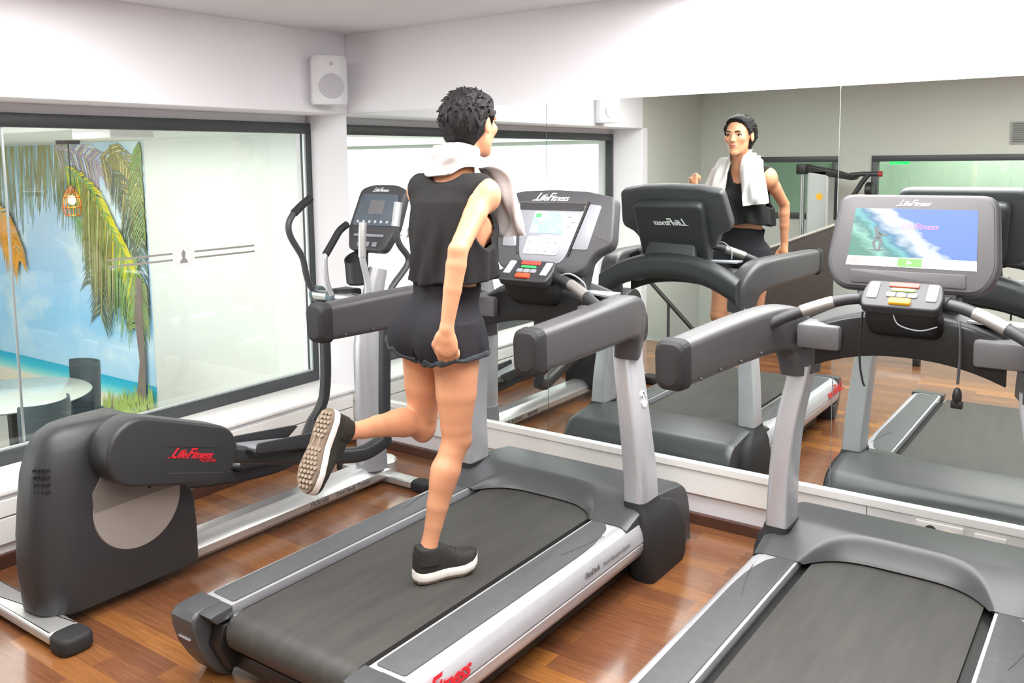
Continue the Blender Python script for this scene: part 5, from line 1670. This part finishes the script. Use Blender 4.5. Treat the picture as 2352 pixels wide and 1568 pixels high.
def shorts_field():
    F = Field((1.59, -1.60, 0.94), (2.09, -1.20, 1.27), 0.004)
    torso(F, 0.03, 0.010)
    thighs(F, 0.012, 0.010)
    ecyl(F, [0.93, 0.98, 1.05, 1.12], [1.737, 1.740, 1.754, 1.772], [-1.378] * 4, [0.109, 0.107, 0.100, 0.08], [0.128, 0.126, 0.12, 0.10], 0.010, 0.006, 7)
    ecyl(F, [0.93, 0.98, 1.05, 1.12], [1.939, 1.937, 1.930, 1.922], [-1.395] * 4, [0.088, 0.088, 0.090, 0.08], [0.120, 0.118, 0.115, 0.10], 0.010, 0.006, 7)
    X, Y, Z = F.ax[0][:, None, None], F.ax[1][None, :, None], F.ax[2][None, None, :]
    groove = np.abs(X - 1.842) - np.clip((1.075 - Z) * 0.16, -0.02, 0.016) + 0 * Y
    F.a = np.maximum(F.a, -groove).astype(np.float32)
    hemL = 1.022 + 0.36 * (1.747 - X)
    hemR = 0.996 + 0.18 * (X - 1.932)
    hem = np.where(X < 1.844, np.minimum(hemL, 1.06), hemR) + 0.003 * np.sin(X * 130) + 0.0 * (Y + Z)
    return F, X, Y, Z, hem


F, X, Y, Z, hem = shorts_field()
sh_ = np.abs(F.a) - 0.0058
# between the legs the cloth opens below the crotch
F.a = np.maximum(np.maximum(sh_, hem - Z), Z - 1.250 + 0.25 * np.clip(X - 1.93, 0, 1)).astype(np.float32)
F.build('shorts', M_shorts, person, 1)
so_ = person.children[-1]
F2, X, Y, Z, hem = shorts_field()
F2.a = np.maximum(np.maximum(np.abs(F2.a - 0.003) - 0.0065, hem - 0.004 - Z), Z - hem - 0.015 - 0.006 * np.sin(X * 90)).astype(np.float32)
F2.build('frayed_hem', M_hem, so_, 1)
# shoes: built flat (x across, y heel to toe, z up), then laid under each foot
def shoe(an_name, origin, f_, u_, mirror):
    f_, u_ = V(f_).normalized(), V(u_).normalized()
    x_ = f_.cross(u_)
    M = Matrix(((x_.x, f_.x, u_.x, origin[0]), (x_.y, f_.y, u_.y, origin[1]), (x_.z, f_.z, u_.z, origin[2]), (0, 0, 0, 1)))
    L = 0.238 if an_name == 'right' else 0.270
    ts = np.linspace(0, 1, 25)
    wl = np.interp(ts, [0, 0.03, 0.12, 0.25, 0.45, 0.62, 0.75, 0.88, 0.96, 1.0], [0.010, 0.024, 0.036, 0.038, 0.036, 0.046, 0.050, 0.042, 0.026, 0.006])
    wr_ = np.interp(ts, [0, 0.03, 0.12, 0.25, 0.45, 0.62, 0.75, 0.88, 0.96, 1.0], [0.010, 0.024, 0.036, 0.037, 0.032, 0.040, 0.045, 0.040, 0.026, 0.006])
    if mirror: wl, wr_ = wr_, wl
    spring = np.interp(ts, [0, 0.06, 0.2, 0.7, 0.88, 1.0], [0.008, 0.002, 0.0, 0.0, 0.008, 0.024])

    def outline(sc_, z, dz=0.0):
        lft = [V((-w * sc_, (t - 0.5) * L * (0.96 + 0.04 * sc_) + 0.5 * L, z + s_ + dz)) for t, w, s_ in zip(ts, wl, spring)]
        rgt = [V((w * sc_, (t - 0.5) * L * (0.96 + 0.04 * sc_) + 0.5 * L, z + s_ + dz)) for t, w, s_ in zip(ts[::-1], wr_[::-1], spring[::-1])]
        return [M @ p for p in lft + rgt]
    up_ = MB()                                                           # knit upper
    rings = []
    for t in np.linspace(0.015, 0.985, 26):
        a = np.interp(t, ts, wl) * 0.92
        b = np.interp(t, ts, wr_) * 0.92
        h = np.interp(t, [0, 0.05, 0.14, 0.28, 0.40, 0.52, 0.66, 0.80, 0.92, 1.0], [0.068, 0.104, 0.108, 0.108, 0.098, 0.080, 0.062, 0.048, 0.040, 0.022])
        s_ = np.interp(t, ts, spring)
        ring = []
        for q in np.linspace(0, PI, 15):
            c, sn = math.cos(q), math.sin(q)
            x = (b if c > 0 else a) * math.copysign(abs(c) ** 0.75, c)
            ring.append(M @ V((x, t * L, 0.026 + s_ * 0.8 + h * sn ** 0.8 * (0.92 if t < 0.4 else 0.95))))
        rings.append(ring)
    up_.loft(rings)
    sho = up_.build('shoe', M_shoe, person, 60)
    MB().loft([outline(0.93, 0.004), outline(0.99, 0.010), outline(1.01, 0.018), outline(0.98, 0.028), outline(0.92, 0.034)]).build('midsole', M_midsole, sho, 50)
    os_ = MB().loft([outline(0.90, -0.003), outline(0.95, 0.0), outline(0.96, 0.006)]).build('outsole', M_outsole, sho, 40)
    lg = MB()
    yy = 0.018
    row = 0
    while yy < L * 0.95:
        t = yy / L
        if not (0.36 < t < 0.46):
            a, b = np.interp(t, ts, wl) * 0.86, np.interp(t, ts, wr_) * 0.86
            x = -a + 0.009 + (0.0075 if row % 2 else 0)
            while x < b - 0.006:
                s_ = np.interp(t, ts, spring)
                lg.prism([(x + 0.0068 * math.cos(q), yy + 0.0068 * math.sin(q)) for q in np.linspace(0, 2 * PI, 7)[:-1]], -0.0065 + s_, 0.0 + s_, 'z', M=M)
                x += 0.0155
        yy += 0.0145
        row += 1
    for xx in (-0.013, 0.010):
        lg.tube([M @ V((xx, 0.33 * L, -0.002)), M @ V((xx * 1.2, 0.50 * L, -0.002))], 0.004, 6)
    lg.build('lugs', M_lug, os_, 30)
    lc = MB()
    for t in (0.44, 0.51, 0.58, 0.65):
        h = np.interp(t, [0.40, 0.52, 0.66], [0.103, 0.101, 0.086])
        lc.tube([M @ V((-0.022, t * L - 0.005, h - 0.012)), M @ V((0, t * L, h - 0.0005)), M @ V((0.022, t * L + 0.006, h - 0.012))], 0.0032, 6, smoothpath=3)
    lc.build('laces', M_black, sho, 60)
    cl_ = MB()                                                           # knit collar round the ankle with a heel tab
    rings = []
    for z, r, dy in ((0.060, 0.046, 0.0), (0.085, 0.044, 0.0), (0.102, 0.041, -0.002), (0.112, 0.039, -0.003), (0.116, 0.036, -0.003)):
        ring = []
        for q in np.linspace(0, 2 * PI, 29)[:-1]:
            c = math.cos(q)
            tab = 0.012 * max(0, c) ** 6 if z > 0.1 else 0.0
            ring.append(M @ V((r * 0.92 * math.sin(q), 0.055 + dy - r * 1.12 * c, z + tab - 0.006 * max(0, -c))))
        rings.append(ring)
    cl_.loft(rings)
    cl_.build('collar', M_shoe, sho, 60)


fRn, fLn = fR / np.linalg.norm(fR), fL / np.linalg.norm(fL)
shoe('right', tuple(np.array(AN_R) - fRn * 0.053 - np.array((0, 0, 0.092))), tuple(fRn), (0, 0, 1), False)
uLn = np.array((0, 0.86, -0.51)) - fLn * (np.array((0, 0.86, -0.51)) @ fLn)
uLn /= np.linalg.norm(uLn)
shoe('left', tuple(np.array(AN_L) - fLn * 0.056 - uLn * 0.090), tuple(fLn), tuple(uLn), True)

# towel round the neck
st = [((2.003, -1.172, 1.392), (1, -0.25, 0.05), 0.070, 0.010), ((1.998, -1.172, 1.43), (1, -0.25, 0.0), 0.071, 0.011), ((1.985, -1.180, 1.50), (1, -0.28, 0.0), 0.068, 0.012),
      ((1.962, -1.205, 1.590), (0.95, -0.25, -0.15), 0.064, 0.013), ((1.942, -1.270, 1.645), (0.80, 0.10, -0.50), 0.058, 0.014), ((1.922, -1.325, 1.664), (0.60, 0.0, -0.75), 0.055, 0.016),
      ((1.897, -1.360, 1.662), (0.25, -0.35, -0.9), 0.060, 0.018), ((1.865, -1.372, 1.656), (0.0, -0.40, -0.9), 0.062, 0.018)]
ml = lambda q: ((1.862 * 2 - q[0][0], q[0][1] - 0.03 * max(0, min(1, (q[0][1] + 1.27) * 12)), q[0][2] - 0.012), (-q[1][0], q[1][1], q[1][2]), q[2], q[3])
st = st + [ml(q) for q in st[:-1][::-1]]
cen, par = catmull([V(q[0]) for q in st], [(q[1], q[2], q[3]) for q in st], 5)


def sample(a, F, p):
    q = (p - F.lo) / F.h
    i = np.floor(q).astype(int)
    if (i < 0).any() or (i > np.array(a.shape) - 2).any(): return 1.0
    f = q - i
    c = a[i[0]:i[0] + 2, i[1]:i[1] + 2, i[2]:i[2] + 2]
    c = c[0] * (1 - f[0]) + c[1] * f[0]
    c = c[0] * (1 - f[1]) + c[1] * f[1]
    return float(c[0] * (1 - f[2]) + c[1] * f[2])


def clear(p, gap=0.009):
    """cloth lies on the body, top and hair instead of passing through them"""
    p = np.array(p, float)
    d = lambda x: min(sample(B_.a, B_, x), sample(SOLID, Sf, x), sample(Hf.a, Hf, x))
    for _ in range(10):
        v = d(p)
        if v >= gap: break
        e = 0.004
        g = np.array([d(p + np.eye(3)[i] * e) - d(p - np.eye(3)[i] * e) for i in range(3)])
        n = np.linalg.norm(g)
        if n < 1e-9: break
        p = p + g / n * min(0.01, gap - v + 0.0005)
    return V(p)


rings = []
for i, (c, (w, hw, th)) in enumerate(zip(cen, par)):
    T_ = (cen[min(i + 1, len(cen) - 1)] - cen[max(i - 1, 0)]).normalized()
    w = V(w)
    w = (w - T_ * w.dot(T_)).normalized()
    n_ = T_.cross(w)
    A, Bq = [], []
    for u in np.linspace(-1, 1, 17):
        fo = 0.011 * math.sin(4.2 * u + 0.25 * i) + 0.006 * math.sin(9 * u - 0.4 * i)
        e = math.sqrt(max(0.05, 1 - abs(u) ** 6))
        A.append(c + w * hw * u + n_ * (fo + th * e))
        Bq.append(c + w * hw * u + n_ * (fo - th * e))
    rings.append([clear(p) for p in A + Bq[::-1]])
tw = MB().loft(rings).build('towel', M_towel, None, 70)
tag(tw, 'white terry towel hanging round the running woman\'s neck', 'towel')
